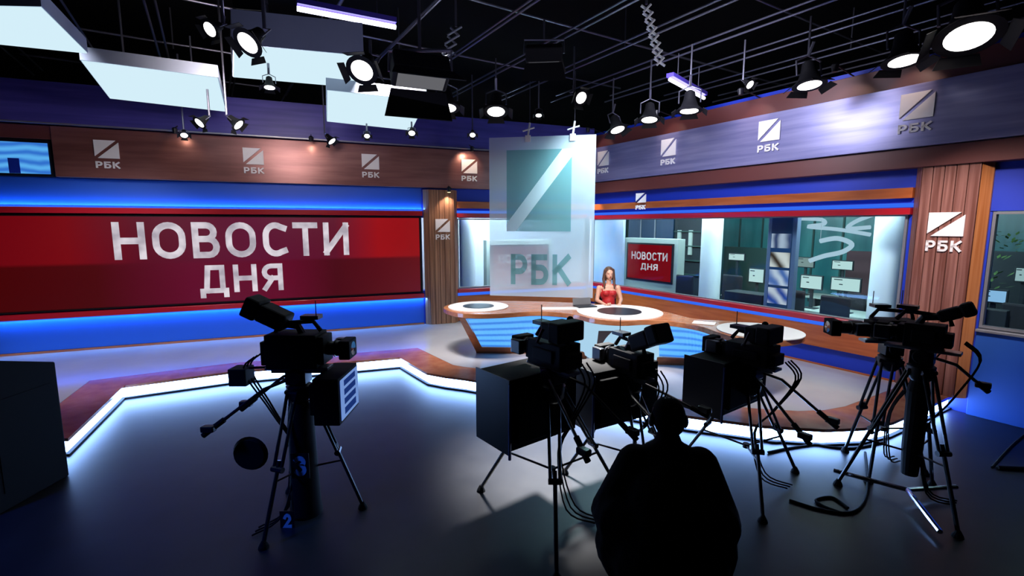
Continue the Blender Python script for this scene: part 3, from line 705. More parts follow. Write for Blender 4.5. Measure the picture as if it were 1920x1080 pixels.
# ================================================================== CAMERAS
def capsule_path(mb, pts, r, n=8): return mb.tube(pts, r, n)
def tripod(t, zt, spread, angs, rise=.0, foot='rubber', label=None, m='satin'):
    MB().lathe([(.05,zt-.16),(.09,zt-.12),(.10,zt-.02),(.07,zt)], 20).build('tripod_bowl', m, t, smooth=True)
    for a in angs:
        d = Vector((math.cos(a), math.sin(a), 0)); s_ = Vector((-d.y, d.x, 0))
        top = d*.08+Vector((0,0,zt-.06)); f = d*spread+Vector((0,0,.03+rise)); mid = top.lerp(f, .52); knee = top.lerp(f, .46)
        mb = MB()
        for k in (-1, 1): mb.tube([top+s_*.045*k, mid+s_*.035*k], .013, 8)
        mb.tube([knee, f], .016, 8); mb.tube([mid-s_*.05, mid+s_*.05], .024, 8); mb.tube([top-s_*.06, top+s_*.06], .02, 8)
        leg = mb.build('leg', m, t, smooth=True)
        MB().lathe([(.012,.06),(.035,.02),(.04,0)], 12, TR(f.x, f.y, rise)).build('rubber_foot', foot, leg)
        c = Vector((0,0,zt*.36)); MB().tube([c, top.lerp(f, .60)], .009, 6).build('spreader_arm', m, t)
    MB().lathe([(.03,zt*.36-.02),(.03,zt*.36+.02)], 12).build('spreader_hub', m, t)
def aimed(mb_T): return mb_T
def studio_camera(label, loc, aim, tilt=0, zt=1.2, spread=.62, legrot=0, mon=(.66,.45,.16), mon_dz=-.02, vf='rear', bars=(-1,1), lens_len=.28, group='studio cameras on tripods', body=(.19,.46,.24), bar_drop=.32, glow=None, mon_y=.30, flap=False, vfx=0, vfs=1, bar_len=.62):
    TH = zt
    rz = -aim                                     # aim: azimuth from +Y clockwise; local +y is the lens direction
    t = thing('studio_camera', label, 'camera', loc, rz, group)
    tripod(t, zt, spread, [legrot+PI/2+k*2*PI/3 for k in range(3)])
    MB().box(-.07,.07,-.08,.08,zt,zt+.11).lathe([(.06,-.09),(.06,.09)], 16, TR(0,0,zt+.07) @ Matrix.Rotation(PI/2,4,'Y')).build('pan_head', 'satin', t, .008)
    MB().box(-.06,.06,-.24,.26,zt+.115,zt+.14).build('mounting_plate', 'grey', t, .004)
    z = zt+.145; W, Lb, Hb = body
    mb = MB().box(-W/2, W/2, -Lb/2, Lb/2, z, z+Hb).box(-W/2+.02, W/2-.02, Lb/2, Lb/2+.05, z+.03, z+Hb-.02).box(-W/2-.015, -W/2, -Lb*.3, Lb*.3, z+.05, z+Hb-.05).box(-W/2+.03, W/2-.03, -Lb/2-.05, -Lb/2, z+.02, z+Hb-.06)
    mb.build('camera_body', 'black', t, .012)
    h = z+Hb
    MB().tube([(0,-.16,h),(0,-.14,h+.07),(0,.14,h+.09),(0,.2,h+.01)], .018, 8).build('carry_handle', 'black', t, smooth=True)
    Tl = TR(0, Lb/2+.05, z+Hb*.52) @ Matrix.Rotation(-PI/2, 4, 'X')
    ln = MB().lathe([(.055,0),(.055,.05),(.07,.06),(.07,lens_len*.6),(.062,lens_len*.62),(.062,lens_len)], 24, Tl).build('lens', 'satin', t, smooth=True)
    L2 = lens_len
    MB().box(-.09,.09,-.075,.075,0,.09, TR(0, Lb/2+.05+L2, z+Hb*.52) @ Matrix.Rotation(-PI/2, 4, 'X')).build('lens_hood', 'rubber', ln, .01)
    MB().lathe([(.055,.091),(.0001,.093)], 20, TR(0, Lb/2+.05+L2, z+Hb*.52) @ Matrix.Rotation(-PI/2, 4, 'X')).build('front_glass', mat('lens_glass', (.02,.02,.05), .05), ln)
    MB().box(-.13,-.072,Lb/2+.08,Lb/2+.2,z+Hb*.52-.06,z+Hb*.52+.06).build('zoom_drive', 'satin', ln, .01)
    # viewfinder
    if vf == 'rear':     # studio monitor finder with deep hood
        v = MB().box(-.12,.12,-.08,.03,h+.03,h+.16).box(-.14,.14,-.20,-.08,h+.02,h+.175).box(-.03,.03,-.04,.02,h-.01,h+.03)
        vfo = v.build('viewfinder', 'black', t, .015)
        MB().tube([(-.15,-.04,h+.12),(-.19,-.02,h+.02),(-.1,.05,h-.02)], .012, 6).build('finder_bracket', 'satin', vfo)
        MB().ell((.16,-.02,h+.15),(.03,.03,.03),10,6).build('finder_knob', 'rubber', vfo)
    elif vf == 'side':   # long tube finder reaching back and up
        T = TR(vfx,-.10,h+.04) @ Matrix.Rotation(math.radians(-26),4,'X') @ Matrix.Scale(vfs,4)
        v = MB().box(-.09,.09,-.20,.02,-.02,.12,T).box(-.10,.10,-.32,-.20,-.03,.135,T)
        vfo = v.build('viewfinder', 'black', t, .02)
        MB().tube([(0,-.10,h+.07),(0,.02,h+.05),(0,.05,h-.01)], .03, 8).build('finder_arm', 'satin', vfo)
    # accessory on top
    MB().box(-.05,.05,.06,.2,h+.11,h+.14).tube([(0,.16,h+.1),(0,.16,h+.13)], .01, 6).tube([(.03,.18,h+.12),(.03,.18,h+.26)], .004, 5).build('top_receiver', 'satin', t)
    # pan bars
    for s_ in bars:
        b = [Vector((s_*.08,-.05,zt+.05)), Vector((s_*.16,-.20,zt-.0)), Vector((s_*.26,-bar_len,zt-bar_drop))]
        pb = MB().tube(b, .013, 8).build('pan_bar', 'satin', t, smooth=True)
        g = b[1].lerp(b[2], .68); MB().tube([g, b[2], b[2]+(b[2]-g)*.1], .022, 10).build('grip', 'rubber', pb)
        MB().box(b[2].x-.03,b[2].x+.03,b[2].y-.02,b[2].y+.08,b[2].z+.02,b[2].z+.07).build('zoom_demand', 'satin', pb, .01)
    # prompter monitor slung under the lens
    if mon:
        mw, mh, md = mon; y0 = mon_y; z1 = zt+.13+mon_dz
        mo = MB().box(-mw/2, mw/2, y0, y0+md, z1-mh, z1).box(-mw/2+.05, mw/2-.05, y0-.05, y0, z1-mh+.06, z1-.06).build('prompter_monitor', 'rubber', t, .01)
        MB().box(-mw/2+.03, mw/2-.03, y0+md+.0005, y0+md+.004, z1-mh+.03, z1-.03).build('prompter_screen', glow or 'satin', mo)
        if glow:
            fb = MB(); e0, e1, ya, yb = -mw/2+.03, mw/2-.03, y0+md+.0045, y0+md+.009; hh = mh-.06; zb_ = z1-mh+.03
            for q in (0, .26, .5, .74, .97): fb.box(e0, e1, ya, yb, zb_+hh*q, zb_+hh*q+.02)
            fb.box(e0, e0+.05, ya, yb, zb_, zb_+hh).box(e1-.07, e1, ya, yb, zb_, zb_+hh).build('screen_frame', 'frameglow', mo)
        MB().box(-.04,-.02,-.2,y0+.02,zt+.09,zt+.11).box(.02,.04,-.2,y0+.02,zt+.09,zt+.11).build('support_rail', 'grey', mo)
        if flap:
            MB().box(-mw/2-.012,-mw/2-.002,y0-.02,y0+md+.02,z1-mh-.02,z1+.01).build('side_flap', 'flapblue', mo)
            MB().tube([(-mw/2-.008,y0-.02,z1-mh-.05),(-mw/2-.008,y0-.02,z1-.02)], .012, 6).build('lit_edge', 'edgeblue', mo)
    # cables
    cb = MB()
    for k in range(3):
        x = -.05+.05*k
        cb.tube(smooth_path([(x,-Lb/2-.12,z+.08),(x-.02,-Lb/2-.22,z-.05),(x*.5,-.22,zt-.25),(.02+x*.3,-.06,zt*.5),(.1+x,-.12,.10),(.25+x,-.3,.012)], 5), .007, 6)
    cb.build('camera_cable', 'rubber', t, smooth=True)
    return t
M['flapblue'] = mat('unlit_flap', (.008,.010,.02), .4); M['edgeblue'] = mat('blue_edge_light', (.05,.09,.35), .4)  # edgeblue: blue light along the monitor edge, put into the colour
def base_at(px, y): r = ray(px, 640); return r.x/r.y*y
M['grid_glow'] = emis('prompter_image', (.01,.03,.16), 1); M['frameglow'] = emis('prompter_frame', (.16,.28,.62), 1)
y = 3.75
cA = studio_camera('studio camera at the left with tall angled viewfinder, white digit on its column', (base_at(556,y), y, 0), math.radians(90), zt=1.14, spread=.45, legrot=.2,
                   mon=(.46,.37,.20), mon_dz=-.03, vf='side', bars=(-1,1), glow='grid_glow', body=(.24,.40,.27), mon_y=.20, lens_len=.11)
M['num'] = mat('white_number', (.9,.92,.95), .6)
cl = MB().lathe([(.07,.98),(.10,.86),(.11,.45),(.12,.12),(.13,.02)], 20).build('pedestal_column', 'black', cA, smooth=True)
# digit boards face the photographer's side
def digit(s, px, py, h, lab, parent):
    w = onY(px, py, parent.location.y-.19); loc = parent.matrix_basis.inverted() @ w
    n = text_obj(lab, s, 0, 0, 0, h*.62, h, 'num', parent, .004, .02)
    n.matrix_basis = TR(*loc) @ RZ(-parent.rotation_euler.z+math.radians(24)*0)
    b = MB().box(-.02,h*.62+.02,.005,.012,-.02,h+.02).build('number_card', 'satin', n)
digit('3', 551, 893, .165, 'camera_number', cA)
digit('2', 530, 990, .12, 'camera_number', cA)
bpy.context.view_layer.update()
# hanging weight disc and sling box at camera A's pan bar side
w = onY(470, 850, 3.62)
loc = cA.matrix_basis.inverted() @ w
MB().lathe([(.12,-.03),(.14,0),(.12,.03),(.0001,.03)], 24, TR(*loc) @ Matrix.Rotation(PI/2,4,'Y')).build('cable_reel', 'rubber', cA, smooth=True)
w = onY(453, 704, 3.75); loc = cA.matrix_basis.inverted() @ w
MB().box(loc.x-.07,loc.x+.07,loc.y-.07,loc.y+.07,loc.z-.07,loc.z+.07).tube([(loc.x,loc.y,loc.z+.06),(0,-.2,loc.z+.07)], .012, 6).build('counterweight', 'black', cA, .01)

y = 3.72
cB = studio_camera('studio camera left of the operator, its boxy finder screen facing back', (base_at(1038,y), y, 0), math.radians(-38), zt=1.15, spread=.72, legrot=.35,
                   mon=(.74,.58,.42), mon_dz=-.07, vf='rear', bars=(-1,1), body=(.22,.38,.2), lens_len=.10, flap=True, mon_y=.10)
y = 4.15
cC = studio_camera('studio camera directly beyond the operator, its finder tilted up', (base_at(1184,y), y, 0), math.radians(-30), zt=.96, spread=.60, legrot=.6,
                   mon=(.78,.52,.40), mon_dz=.05, vf='side', bars=(-1,1), body=(.2,.36,.2), bar_drop=.1, lens_len=.08, flap=True, mon_y=.04)
y = 4.25
cD = studio_camera('studio camera to the right of the operator with its lens to the left', (base_at(1412,y), y, 0), math.radians(-36), zt=1.02, spread=.62, legrot=.2,
                   mon=(.74,.48,.36), mon_dz=.04, vf='rear', bars=(-1,1), body=(.24,.38,.18), lens_len=.12, flap=True, mon_y=.06)
cE = studio_camera('camera with long lens pointing left, on a low tripod before the pillar', (base_at(1672,4.5), 4.5, 0), math.radians(-80), zt=1.17, spread=.38, legrot=.9,
                   mon=None, vf=None, bars=(), body=(.2,.34,.2), lens_len=.26)
cF = studio_camera('rightmost studio camera with its finder tilted up beside the broad pillar', (base_at(1733,3.95), 3.95, 0), math.radians(-42), zt=1.24, spread=.50, legrot=.3,
                   mon=None, vf='side', bars=(1,), body=(.18,.26,.2), lens_len=.06, bar_drop=.2, vfs=.68, bar_len=.40)
MB().lathe([(.05,1.15),(.08,1.0),(.075,.5),(.06,.25)], 16).build('pedestal_column', 'black', cF)
dl = MB()
for k in range(3):
    a = PI/2+k*2*PI/3
    dl.tube([(0,0,.10),(.55*math.cos(a),.55*math.sin(a),.06)], .02, 8)
dl.build('chrome_dolly', 'chrome', cF, smooth=True)
# ---- black box at the left edge ------------------------------------
t = thing('equipment_console', 'large black equipment console cut off by the left border of the view', 'cabinet', (-4.98, 4.05, 0))
MB().prism([(-.35,0),(.33,0),(.33,1.13),(-.35,1.34)], -.7, .7, Matrix(((0,0,1,0),(1,0,0,0),(0,1,0,0),(0,0,0,1)))).build('casing', 'rubber', t, .012)
MB().box(.701,.706,-.25,.25,.15,.95).build('side_panel', 'rubber', t)
# ================================================================== CEILING
GA = math.radians(-58)      # the grid runs parallel to the right wall
grid = thing('lighting_grid', 'black studio ceiling grid of parallel steel pipes that carries the lamps', 'ceiling grid', (0, 5, 5.2), 0)
GU = Vector((math.cos(GA), math.sin(GA), 0)); GV = Vector((-math.sin(GA), math.cos(GA), 0))
def clip(p, d):
    ts = []
    t0, t1 = -20, 20
    for ax, lo, hi in ((0, -9, 9.5), (1, -6.5, 6.5)):
        if abs(d[ax]) < 1e-6: continue
        a, b = (lo-p[ax])/d[ax], (hi-p[ax])/d[ax]; t0 = max(t0, min(a, b)); t1 = min(t1, max(a, b))
    return (p+d*t0, p+d*t1) if t1-t0 > .5 else None
for k in range(-7, 8):
    for dz, off in ((0, 0), (.14, .10)):
        c = clip(GV*(k*1.05+off), GU)
        if c: MB().tube([c[0]+Vector((0,0,dz)), c[1]+Vector((0,0,dz))], .016, 8).build('pipe', 'pipe', grid, smooth=True)
for k in range(-4, 5):
    c = clip(GU*(k*2.1), GV)
    if c: MB().tube([c[0]+Vector((0,0,.3)), c[1]+Vector((0,0,.3))], .018, 8).build('cross_pipe', 'pipe', grid, smooth=True)
for k in (-6,-2,2,6):
    for j in (-4, 0, 4):
        MB().tube([(k,j,.3),(k,j,.98)], .012, 6).build('hanger_rod', 'pipe', grid)
# soft boxes
def softbox(quad, z, label, hgt=.16):
    pts = [onZ(*q, z) for q in quad]; c = sum(pts, Vector())/4; c.z = z
    t = thing('softbox', label, 'studio light', tuple(c), 0, 'large glowing softbox panels'); q = [p-c for p in pts]; 
    up = Vector((0,0,hgt)); e = Vector((0,0,.012))
    MB()._add([v+e for v in q]+[v+up for v in q], [(4,5,6,7)]+[(i,(i+1)%4,4+(i+1)%4,4+i) for i in range(4)]).build('housing', 'softside', t)
    MB()._add([v*.985 for v in q]+[v*.985+e*.9 for v in q], [(0,1,2,3),(4,5,6,7)]+[(i,(i+1)%4,4+(i+1)%4,4+i) for i in range(4)]).build('diffuser', 'soft', t)
    for s_ in (.5, -.5): MB().tube([q[0]*s_+up, q[0]*s_+Vector((0,0,5.18-z))], .012, 6).build('suspension_rod', 'pipe', t)
    l = bpy.data.lights.new('softbox_light', 'AREA'); l.shape = 'RECTANGLE'; l.size = 1.4; l.size_y = 1.4; l.energy = 14; l.color = (.8,.92,1)
softbox([(150,114),(410,147),(425,210),(205,185)], 4.25, 'long glowing softbox between the upper left one and the red screen')
softbox([(-60,12),(78,15),(165,101),(-60,78)], 4.25, 'glowing softbox cut off by the upper left corner of the view')
softbox([(437,84),(682,106),(668,165),(436,145)], 4.3, 'glowing softbox half hidden by a barn-door lamp, high left of centre', .36)
softbox([(612,170),(800,190),(772,245),(612,228)], 4.1, 'smallest glowing softbox, lowest and closest to the glass panel')
# lamps
def lamp_proto():
    t = thing('studio_spotlight', 'x', 'studio light', (0,0,0)); # aims along local -z
    MB().lathe([(.04,.20),(.08,.17),(.10,.05),(.14,-.06),(.205,-.12),(.21,-.135),(.195,-.135)], 24).build('housing', 'black', t, smooth=True)
    MB().lathe([(.193,-.125),(.12,-.140),(.0001,-.148)], 24).build('lens', 'lamp', t, smooth=True)
    for k in range(4):
        a = k*PI/2; T = RZ(a) @ TR(.205,0,-.13) @ Matrix.Rotation(math.radians(-50),4,'Y')
        MB()._add([T @ Vector(v) for v in ((0,-.12,0),(0,.12,0),(0,.15,-.09),(0,-.15,-.09),(.006,-.12,0),(.006,.12,0),(.006,.15,-.09),(.006,-.15,-.09))], [(0,1,2,3),(7,6,5,4),(0,4,5,1),(1,5,6,2),(2,6,7,3),(3,7,4,0)]).build('barn_door', 'black', t)
    MB().tube([(-.17,0,.0),(-.17,0,.20),(0,0,.28),(.17,0,.20),(.17,0,.0)], .012, 8).build('yoke', 'pipe', t)
    return t
proto = lamp_proto()
used = [False]
def lamp(px, py, z, scale, tilt, side, label, ztop=5.18):
    c = onZ(px, py, z); t = proto if not used[0] else copy_tree(proto); used[0] = True
    t['label'] = label; t['group'] = 'barn-door studio spotlights'
    h = Vector((-c.x, -c.y, 0)).normalized(); sd = Vector((-h.y, h.x, 0))
    d = Vector((0,0,-1))+h*tilt+sd*side
    t.location = c; t.rotation_euler = d.to_track_quat('-Z', 'Y').to_euler(); t.scale = (scale,)*3
    R_ = t.rotation_euler.to_matrix().to_4x4()
    rod = MB().tube([(0,0,0),(0,0,max(.05, ztop-c.z-.27*scale)/scale)], .014/scale, 6).build('suspension_rod', 'pipe', t)
    rod.matrix_basis = TR(0,0,.27) @ R_.inverted()
    return t
for a in [
 (684,122,3.8,.66,.85,-.4,'lit spotlight with open doors left of the big black barn-door lamp',4.1),
 (838,188,4.4,1.0,.25,0,'glowing spotlight right of the smallest softbox'),
 (930,196,4.4,1.0,.35,0,'round glowing spotlight above the glass panel\'s left corner'),
 (1155,233,4.3,.9,.3,.3,'glowing spotlight above the far end of the lavender band'),
 (1218,212,4.3,.9,.2,0,'glowing spotlight second along the lavender band'),
 (1293,193,4.3,.95,.1,0,'glowing spotlight third along the lavender band'),
 (1517,142,4.4,1.0,.15,.1,'bright spotlight in the middle above the lavender band'),
 (1695,92,4.4,1.05,.15,.1,'wide bright spotlight above the emblem nearest the right pillar'),
 (1815,42,4.3,1.25,.45,.1,'largest bright spotlight in the upper right corner'),
 (475,72,3.85,.56,.65,-.8,'spotlight hanging in front of the half-hidden softbox\'s left end',4.3),
 (402,52,4.3,.45,.9,-1.2,'small spotlight high between the two left softboxes'),
 (380,226,3.8,.45,.5,-1,'left spotlight of the pair hanging below the long softbox',4.265),
 (440,228,3.8,.5,.5,1,'right spotlight of the pair hanging below the long softbox',6.2),
 (618,260,4.0,.5,.4,.8,'spotlight hanging before the brown fascia between two emblems'),
 (1085,180,4.35,.6,1.3,.9,'spotlight tilted sideways above the glass panel\'s right corner'),
 (1402,156,4.5,.4,.8,1,'dim small spotlight between the third and the middle one'),
 (772,246,3.9,.35,.8,0,'tiny spotlight under the smallest softbox\'s right corner',4.08),
 (688,252,3.88,.30,.8,0,'tiny spotlight under the smallest softbox\'s middle',4.08),
 (886,250,4.1,.35,.8,0,'tiny spotlight left of the glass panel\'s top'),
 (505,156,4.05,.40,.2,0,'tiny glowing spotlight at the bottom edge of the half-hidden softbox',4.28),
 (1010,212,4.3,.35,.4,0,'tiny spotlight right above the glass panel\'s middle'),
 (345,250,3.9,.35,.8,0,'tiny round spotlight above the brown fascia\'s first emblem gap'),
]: lamp(*a)
# big dark barn-door lamps seen from behind
def dark_lamp(px, py, z, sz, rz, tilt, label):
    c = onZ(px, py, z); t = thing('barn_door_lamp', label, 'studio light', tuple(c), 0, 'big black lamps near the ceiling')
    T = RZ(rz) @ Matrix.Rotation(tilt, 4, 'X')
    MB().box(-.5*sz,.5*sz,-.25*sz,.25*sz,-.18*sz,.2*sz,T).build('housing', 'black', t, .02)
    for s_ in (-1,1): MB()._add([T @ Vector(v)*1 for v in ((-.5*sz,s_*.26*sz,-.19*sz),(.5*sz,s_*.26*sz,-.19*sz),(.62*sz,s_*.5*sz,-.6*sz),(-.62*sz,s_*.5*sz,-.6*sz),(-.5*sz,s_*.28*sz,-.19*sz),(.5*sz,s_*.28*sz,-.19*sz),(.62*sz,s_*.52*sz,-.6*sz),(-.62*sz,s_*.52*sz,-.6*sz))], [(0,1,2,3),(7,6,5,4),(0,4,5,1),(1,5,6,2),(2,6,7,3),(3,7,4,0)]).build('barn_door', 'black', t)
    MB().box(-.42*sz,.42*sz,-.2*sz,.2*sz,-.19*sz,-.181*sz,T).build('lens', emis('dim_lens', (.5,.5,.55), .25), t)
    MB().tube([(-.55*sz,0,0),(-.55*sz,0,.35*sz),(.55*sz,0,.35*sz),(.55*sz,0,0)], .015, 6).tube([(0,0,.35*sz),(0,0,5.18-c.z)], .015, 6).build('yoke', 'pipe', t)
dark_lamp(788, 134, 3.75, .5, .4, -.5, 'big black barn-door lamp overlapping the smallest softbox')
dark_lamp(470, 8, 4.98, .35, .2, .3, 'big black lamp cut by the top border, left of the upper fluorescent tube')
dark_lamp(1020, 100, 4.75, .5, -.1, .5, 'boxy black lamp with a glinting lower edge above the glass panel')
# fluorescent tubes
def fluo(p0, p1, z, label):
    a, b = onZ(*p0, z), onZ(*p1, z)
    t = thing('fluorescent_light', label, 'light', tuple(a), 0); d = b-a
    MB().tube([(0,0,0), d], .028, 10).build('glowing_tube', 'tube', t, smooth=True)
    u = d.normalized(); s_ = Vector((-u.y,u.x,0))*.06; k = Vector((0,0,.04)); h = Vector((0,0,.10))
    MB()._add([k-s_, k+s_, d+k+s_, d+k-s_, h-s_, h+s_, d+h+s_, d+h-s_], [(0,1,2,3),(7,6,5,4),(0,4,5,1),(1,5,6,2),(2,6,7,3),(3,7,4,0)]).build('reflector', mat('violet_reflector', (.12,.08,.6), .4), t)
    for q in (.2,.8): MB().tube([d*q+h, d*q+Vector((0,0,5.17-z))], .008, 6).build('suspension_wire', 'pipe', t)
fluo((557,16),(742,51), 4.9, 'long fluorescent tube light slanting across the top, left of centre')
fluo((1256,149),(1320,184), 4.7, 'short fluorescent tube light above the right-hand row of spotlights')
# scissor hoists
def scissor(px0, py0, px1, py1, y, label, n=7, w=.10, m='white'):
    a = onY(px0, py0, y); b = onY(px1, py1, y)
    t = thing('scissor_hoist', label, 'hoist', tuple(b), 0, 'scissor hoists')
    d = (a-b); u = d/n; s_ = Vector((w,0,0)); 
    for k in range(n):
        p = u*k; q = u*(k+1)
        MB().tube([p-s_, q+s_], .014, 6).tube([p+s_+Vector((0,.03,0)), q-s_+Vector((0,.03,0))], .014, 6).build('scissor_link', m, t)
    MB().tube([d, (d.x, d.y, 6.18-b.z)], .015, 6).build('suspension_rod', 'pipe', t)
scissor(1212, 8, 1240, 122, 5.6, 'bright white scissor hoist hanging at the top right of centre', 8, .05)
scissor(855, 50, 824, 145, 6.2, 'pale scissor hoist hanging above the gap between softbox and glass panel', 6, .07, 'grey')
spot('hoist_glint', (2.4, 4.2, 3.9), onY(1228, 70, 5.6), 20, 60, (1,1,1), .1)
area('grid_fill', I4, (0, 4.6, 3.5), (0,.25,1), 6, 3, 16, (.6,.6,1))  # unseen fill from below, added to brighten the ceiling pipes
# warm little downlights on the pillar head and the fascia
def downlight(fr, x, d, z, label, m='warm', w=8, tgt=None):
    t = thing('downlight', label, 'light', Mx=fr.M @ TR(x, -d, z))
    MB().lathe([(.03,.0),(.045,.10),(.03,.12),(.0001,.12)], 12).build('can', 'satin', t)
    MB().lathe([(.0001,-.004),(.034,-.002),(.034,.004)], 12).build('bulb', m, t)
    MB().tube([(0,0,.11),(0,d-.26 if d>.3 else .02,.14)], .01, 6).build('bracket', 'satin', t)
    p = fr.w(x, -d, z-.02); q = fr.w(*( tgt or (x, 0, z-1)))
    spot('downlight_beam', p, q, w, 95, (1,.78,.6), .03)
downlight(LF, .55, .30, 3.10, 'tiny warm downlight at the head of the slim left pillar', w=22)
spot('pillar_wash', (-1.2, 7.0, 4.4), LF.w(.4, 0, 2.0), 160, 26, (1, .88, .8), .2)
downlight(RF, xa+.22, .32, 3.06, 'warm glowing downlight at the left of the broad pillar head', w=14)
downlight(RF, xb-.02, .32, 3.10, 'warm glowing downlight at the right of the broad pillar head', w=14)
for i, x in enumerate((-4.4,-2.4,-.65,.75,1.5,3.3)):
    p = RF.w(x, -.62, 4.5)
    t = thing('picture_light', ['small warm lamp at the far end over the lavender band','second small warm lamp along the lavender band from the corner','small warm lamp over the second largest lavender band emblem','small warm lamp between two lavender band emblems','small warm lamp over the largest lavender band emblem','small warm lamp above the lavender band right of the pillar'][i], 'light', tuple(p), RF.a, 'small lamps over the lavender band')
    MB().lathe([(.035,0),(.05,.09),(.03,.11),(.0001,.11)], 12).build('can', 'satin', t)
    MB().tube([(0,0,.1),(0,.62,.02)], .01, 6).build('bracket', 'satin', t)
    spot('band_beam', p+Vector((0,0,-.01)), RF.w(x, 0, 4.0), 9, 70, (1,.72,.6), .03)
for i, x in enumerate((-4.3,-2.15,1.0)):
    p = LF.w(x, -.55, 3.95)
    t = thing('picture_light', ['small amber lamp over the brown fascia right of its first emblem','small amber lamp over the brown fascia near its third emblem','small amber lamp over the warmly lit fascia emblem'][i], 'light', tuple(p), LF.a, 'small lamps over the brown fascia')
    MB().lathe([(.03,0),(.045,.08),(.03,.1),(.0001,.1)], 12).build('can', 'satin', t)
    MB().tube([(0,0,.09),(0,.2,.16)], .01, 6).build('bracket', 'satin', t)
    spot('fascia_beam', p, LF.w(x, 0, 3.6), (5,7,22)[i], 90, (1,.72,.5), .03)
# ================================================================== CABLES on the studio floor
def cable(pts, label, r=.012):
    w = [onZ(px, py, 0) for px, py in pts]; p = smooth_path([Vector((v.x, v.y, r)) for v in w], 8)
    o = tag(MB().tube(p, r, 8).build('floor_cable', 'rubber', smooth=True), label, 'cable', 'black cables on the studio floor')
cable([(1385,800),(1440,830),(1500,828),(1545,838),(1600,842),(1660,830)], 'black cable running along the glowing platform edge')
cable([(1440,850),(1480,842),(1530,835)], 'short black cable bending towards the low tripod')
cable([(1480,940),(1540,958),(1600,962),(1625,930),(1625,880),(1622,850)], 'black cable looping up from the tripod foot to the platform')
cable([(1590,955),(1560,935),(1530,940),(1545,952),(1580,965)], 'small loop of black cable on the open floor')
cable([(1860,878),(1905,830),(1960,790)], 'thin black cable rising to the right border')
cable([(1870,880),(1920,882),(1960,880)], 'thick black cable flat at the right border', .02)
# ================================================================== PEOPLE
def blob(name, mb, m, parent, voxel, smooth=6):
    me = mb.mesh(name, False); o = bpy.data.objects.new(name, me); COL.objects.link(o)
    r = o.modifiers.new('r', 'REMESH'); r.mode = 'VOXEL'; r.voxel_size = voxel; r.use_smooth_shade = True
    s_ = o.modifiers.new('s', 'SMOOTH'); s_.iterations = smooth; s_.factor = .5
    dg = bpy.context.evaluated_depsgraph_get(); me2 = bpy.data.meshes.new_from_object(o.evaluated_get(dg)); bpy.data.objects.remove(o)
    me2.name = name; me2.materials.clear(); me2.materials.append(M[m])
    o = bpy.data.objects.new(name, me2); COL.objects.link(o)
    for p in me2.polygons: p.use_smooth = True
    o.parent = parent; return o
def hand(mb, wrist, d, side, up=Vector((0,0,1)), grip=True):
    wrist = Vector(wrist); d = Vector(d).normalized(); s_ = d.cross(up).normalized()*side; n = s_.cross(d)*side
    pc = wrist+d*.05
    for k in range(4):
        b = wrist+d*.085+s_*(-.033+.022*k); mb.cap(wrist+s_*(-.02+.013*k), b, .016, .012, 8)
        L = (.030,.036,.034,.026)[k]
        p1 = b+d*L*.9-n*.012*side; p2 = p1+(d*.1-n*side)*.026; p3 = p2-(d*.8+n*side*.3)*.018
        mb.cap(b, p1, .0105, .0095, 8); mb.cap(p1, p2, .0095, .009, 8); mb.cap(p2, p3, .009, .008, 8)
    t0 = wrist+d*.03-s_*.028; t1 = t0+d*.025-s_*.022-n*side*.01; t2 = t1+d*.028-n*side*.02
    mb.cap(t0, t1, .014, .012, 8); mb.cap(t1, t2, .012, .009, 8)
def head(mb, c, f=Vector((0,-1,0)), s=1.0):
    c = Vector(c); r = Vector((0,0,1)).cross(f)*1
    def q(x, y, z): return c+r*x*s+f*y*s+Vector((0,0,z*s))
    mb.ell(q(0,-.01,.03), (.074*s,.09*s,.085*s), 20, 14); mb.ell(q(0,.02,-.035), (.058*s,.066*s,.075*s), 18, 12)
    mb.ell(q(0,.045,-.085), (.028*s,.028*s,.025*s), 12, 8)
    mb.cap(q(0,.082,.012), q(0,.104,-.028), .009*s, .014*s, 8)                         # nose
    mb.cap(q(-.02,.078,-.058), q(.02,.078,-.058), .009*s, .009*s, 8)                   # mouth
    for k in (-1,1):
        mb.ell(q(.03*k,.078,.012), (.013*s,.010*s,.008*s), 10, 6); mb.cap(q(.045*k,.074,.030), q(.015*k,.083,.031), .007*s, .007*s, 6)
        mb.ell(q(.076*k,-.01,-.005), (.011*s,.02*s,.03*s), 10, 8)
# --- presenter: seated behind the desk, facing the cameras
pp = onZ(1140, 565, 1.0)
y = 8.62; x = ray(1141,540).x/ray(1141,540).y*y
pr = thing('person', 'woman with long brown hair in a sleeveless red dress seated behind the desk', 'person', (x, y, .2), math.radians(4))
def seated_body(mb, g=0, arms=True, legs=True, torso=True):
    if torso:
        mb.ell((0,0,.62),(.155+g,.11+g,.12)); mb.cap((0,0,.66),(0,-.01,.84),.115+g,.105+g,16); mb.ell((0,-.0,.98),(.145+g,.10+g,.16)); mb.ell((0,0,1.08),(.16+g,.075+g,.07))
        for k in (-1,1): mb.ell((.06*k,-.075,1.0),(.06+g,.05+g,.055))
    if arms:
        for k in (-1,1): mb.cap((.175*k,0,1.08),(.22*k,-.05,.86),.045,.037); mb.cap((.22*k,-.05,.86),(.13*k,-.27,.815),.036,.024)
    if legs:
        for k in (-1,1): mb.cap((.085*k,0,.60),(.10*k,-.42,.60),.085+g,.06+g); mb.cap((.10*k,-.42,.59),(.10*k,-.40,.12),.055,.036); mb.cap((.10*k,-.38,.06),(.10*k,-.52,.03),.036,.025)
mb = MB(); seated_body(mb); mb.cap((0,0,1.10),(0,-.012,1.22),.05,.046,12); head(mb, (0,-.02,1.33), s=.98)
for k in (-1,1): hand(mb, (.13*k,-.27,.815), (-.5*k,-1,0), k)
blob('body', mb, 'skin', pr, .009, 3)
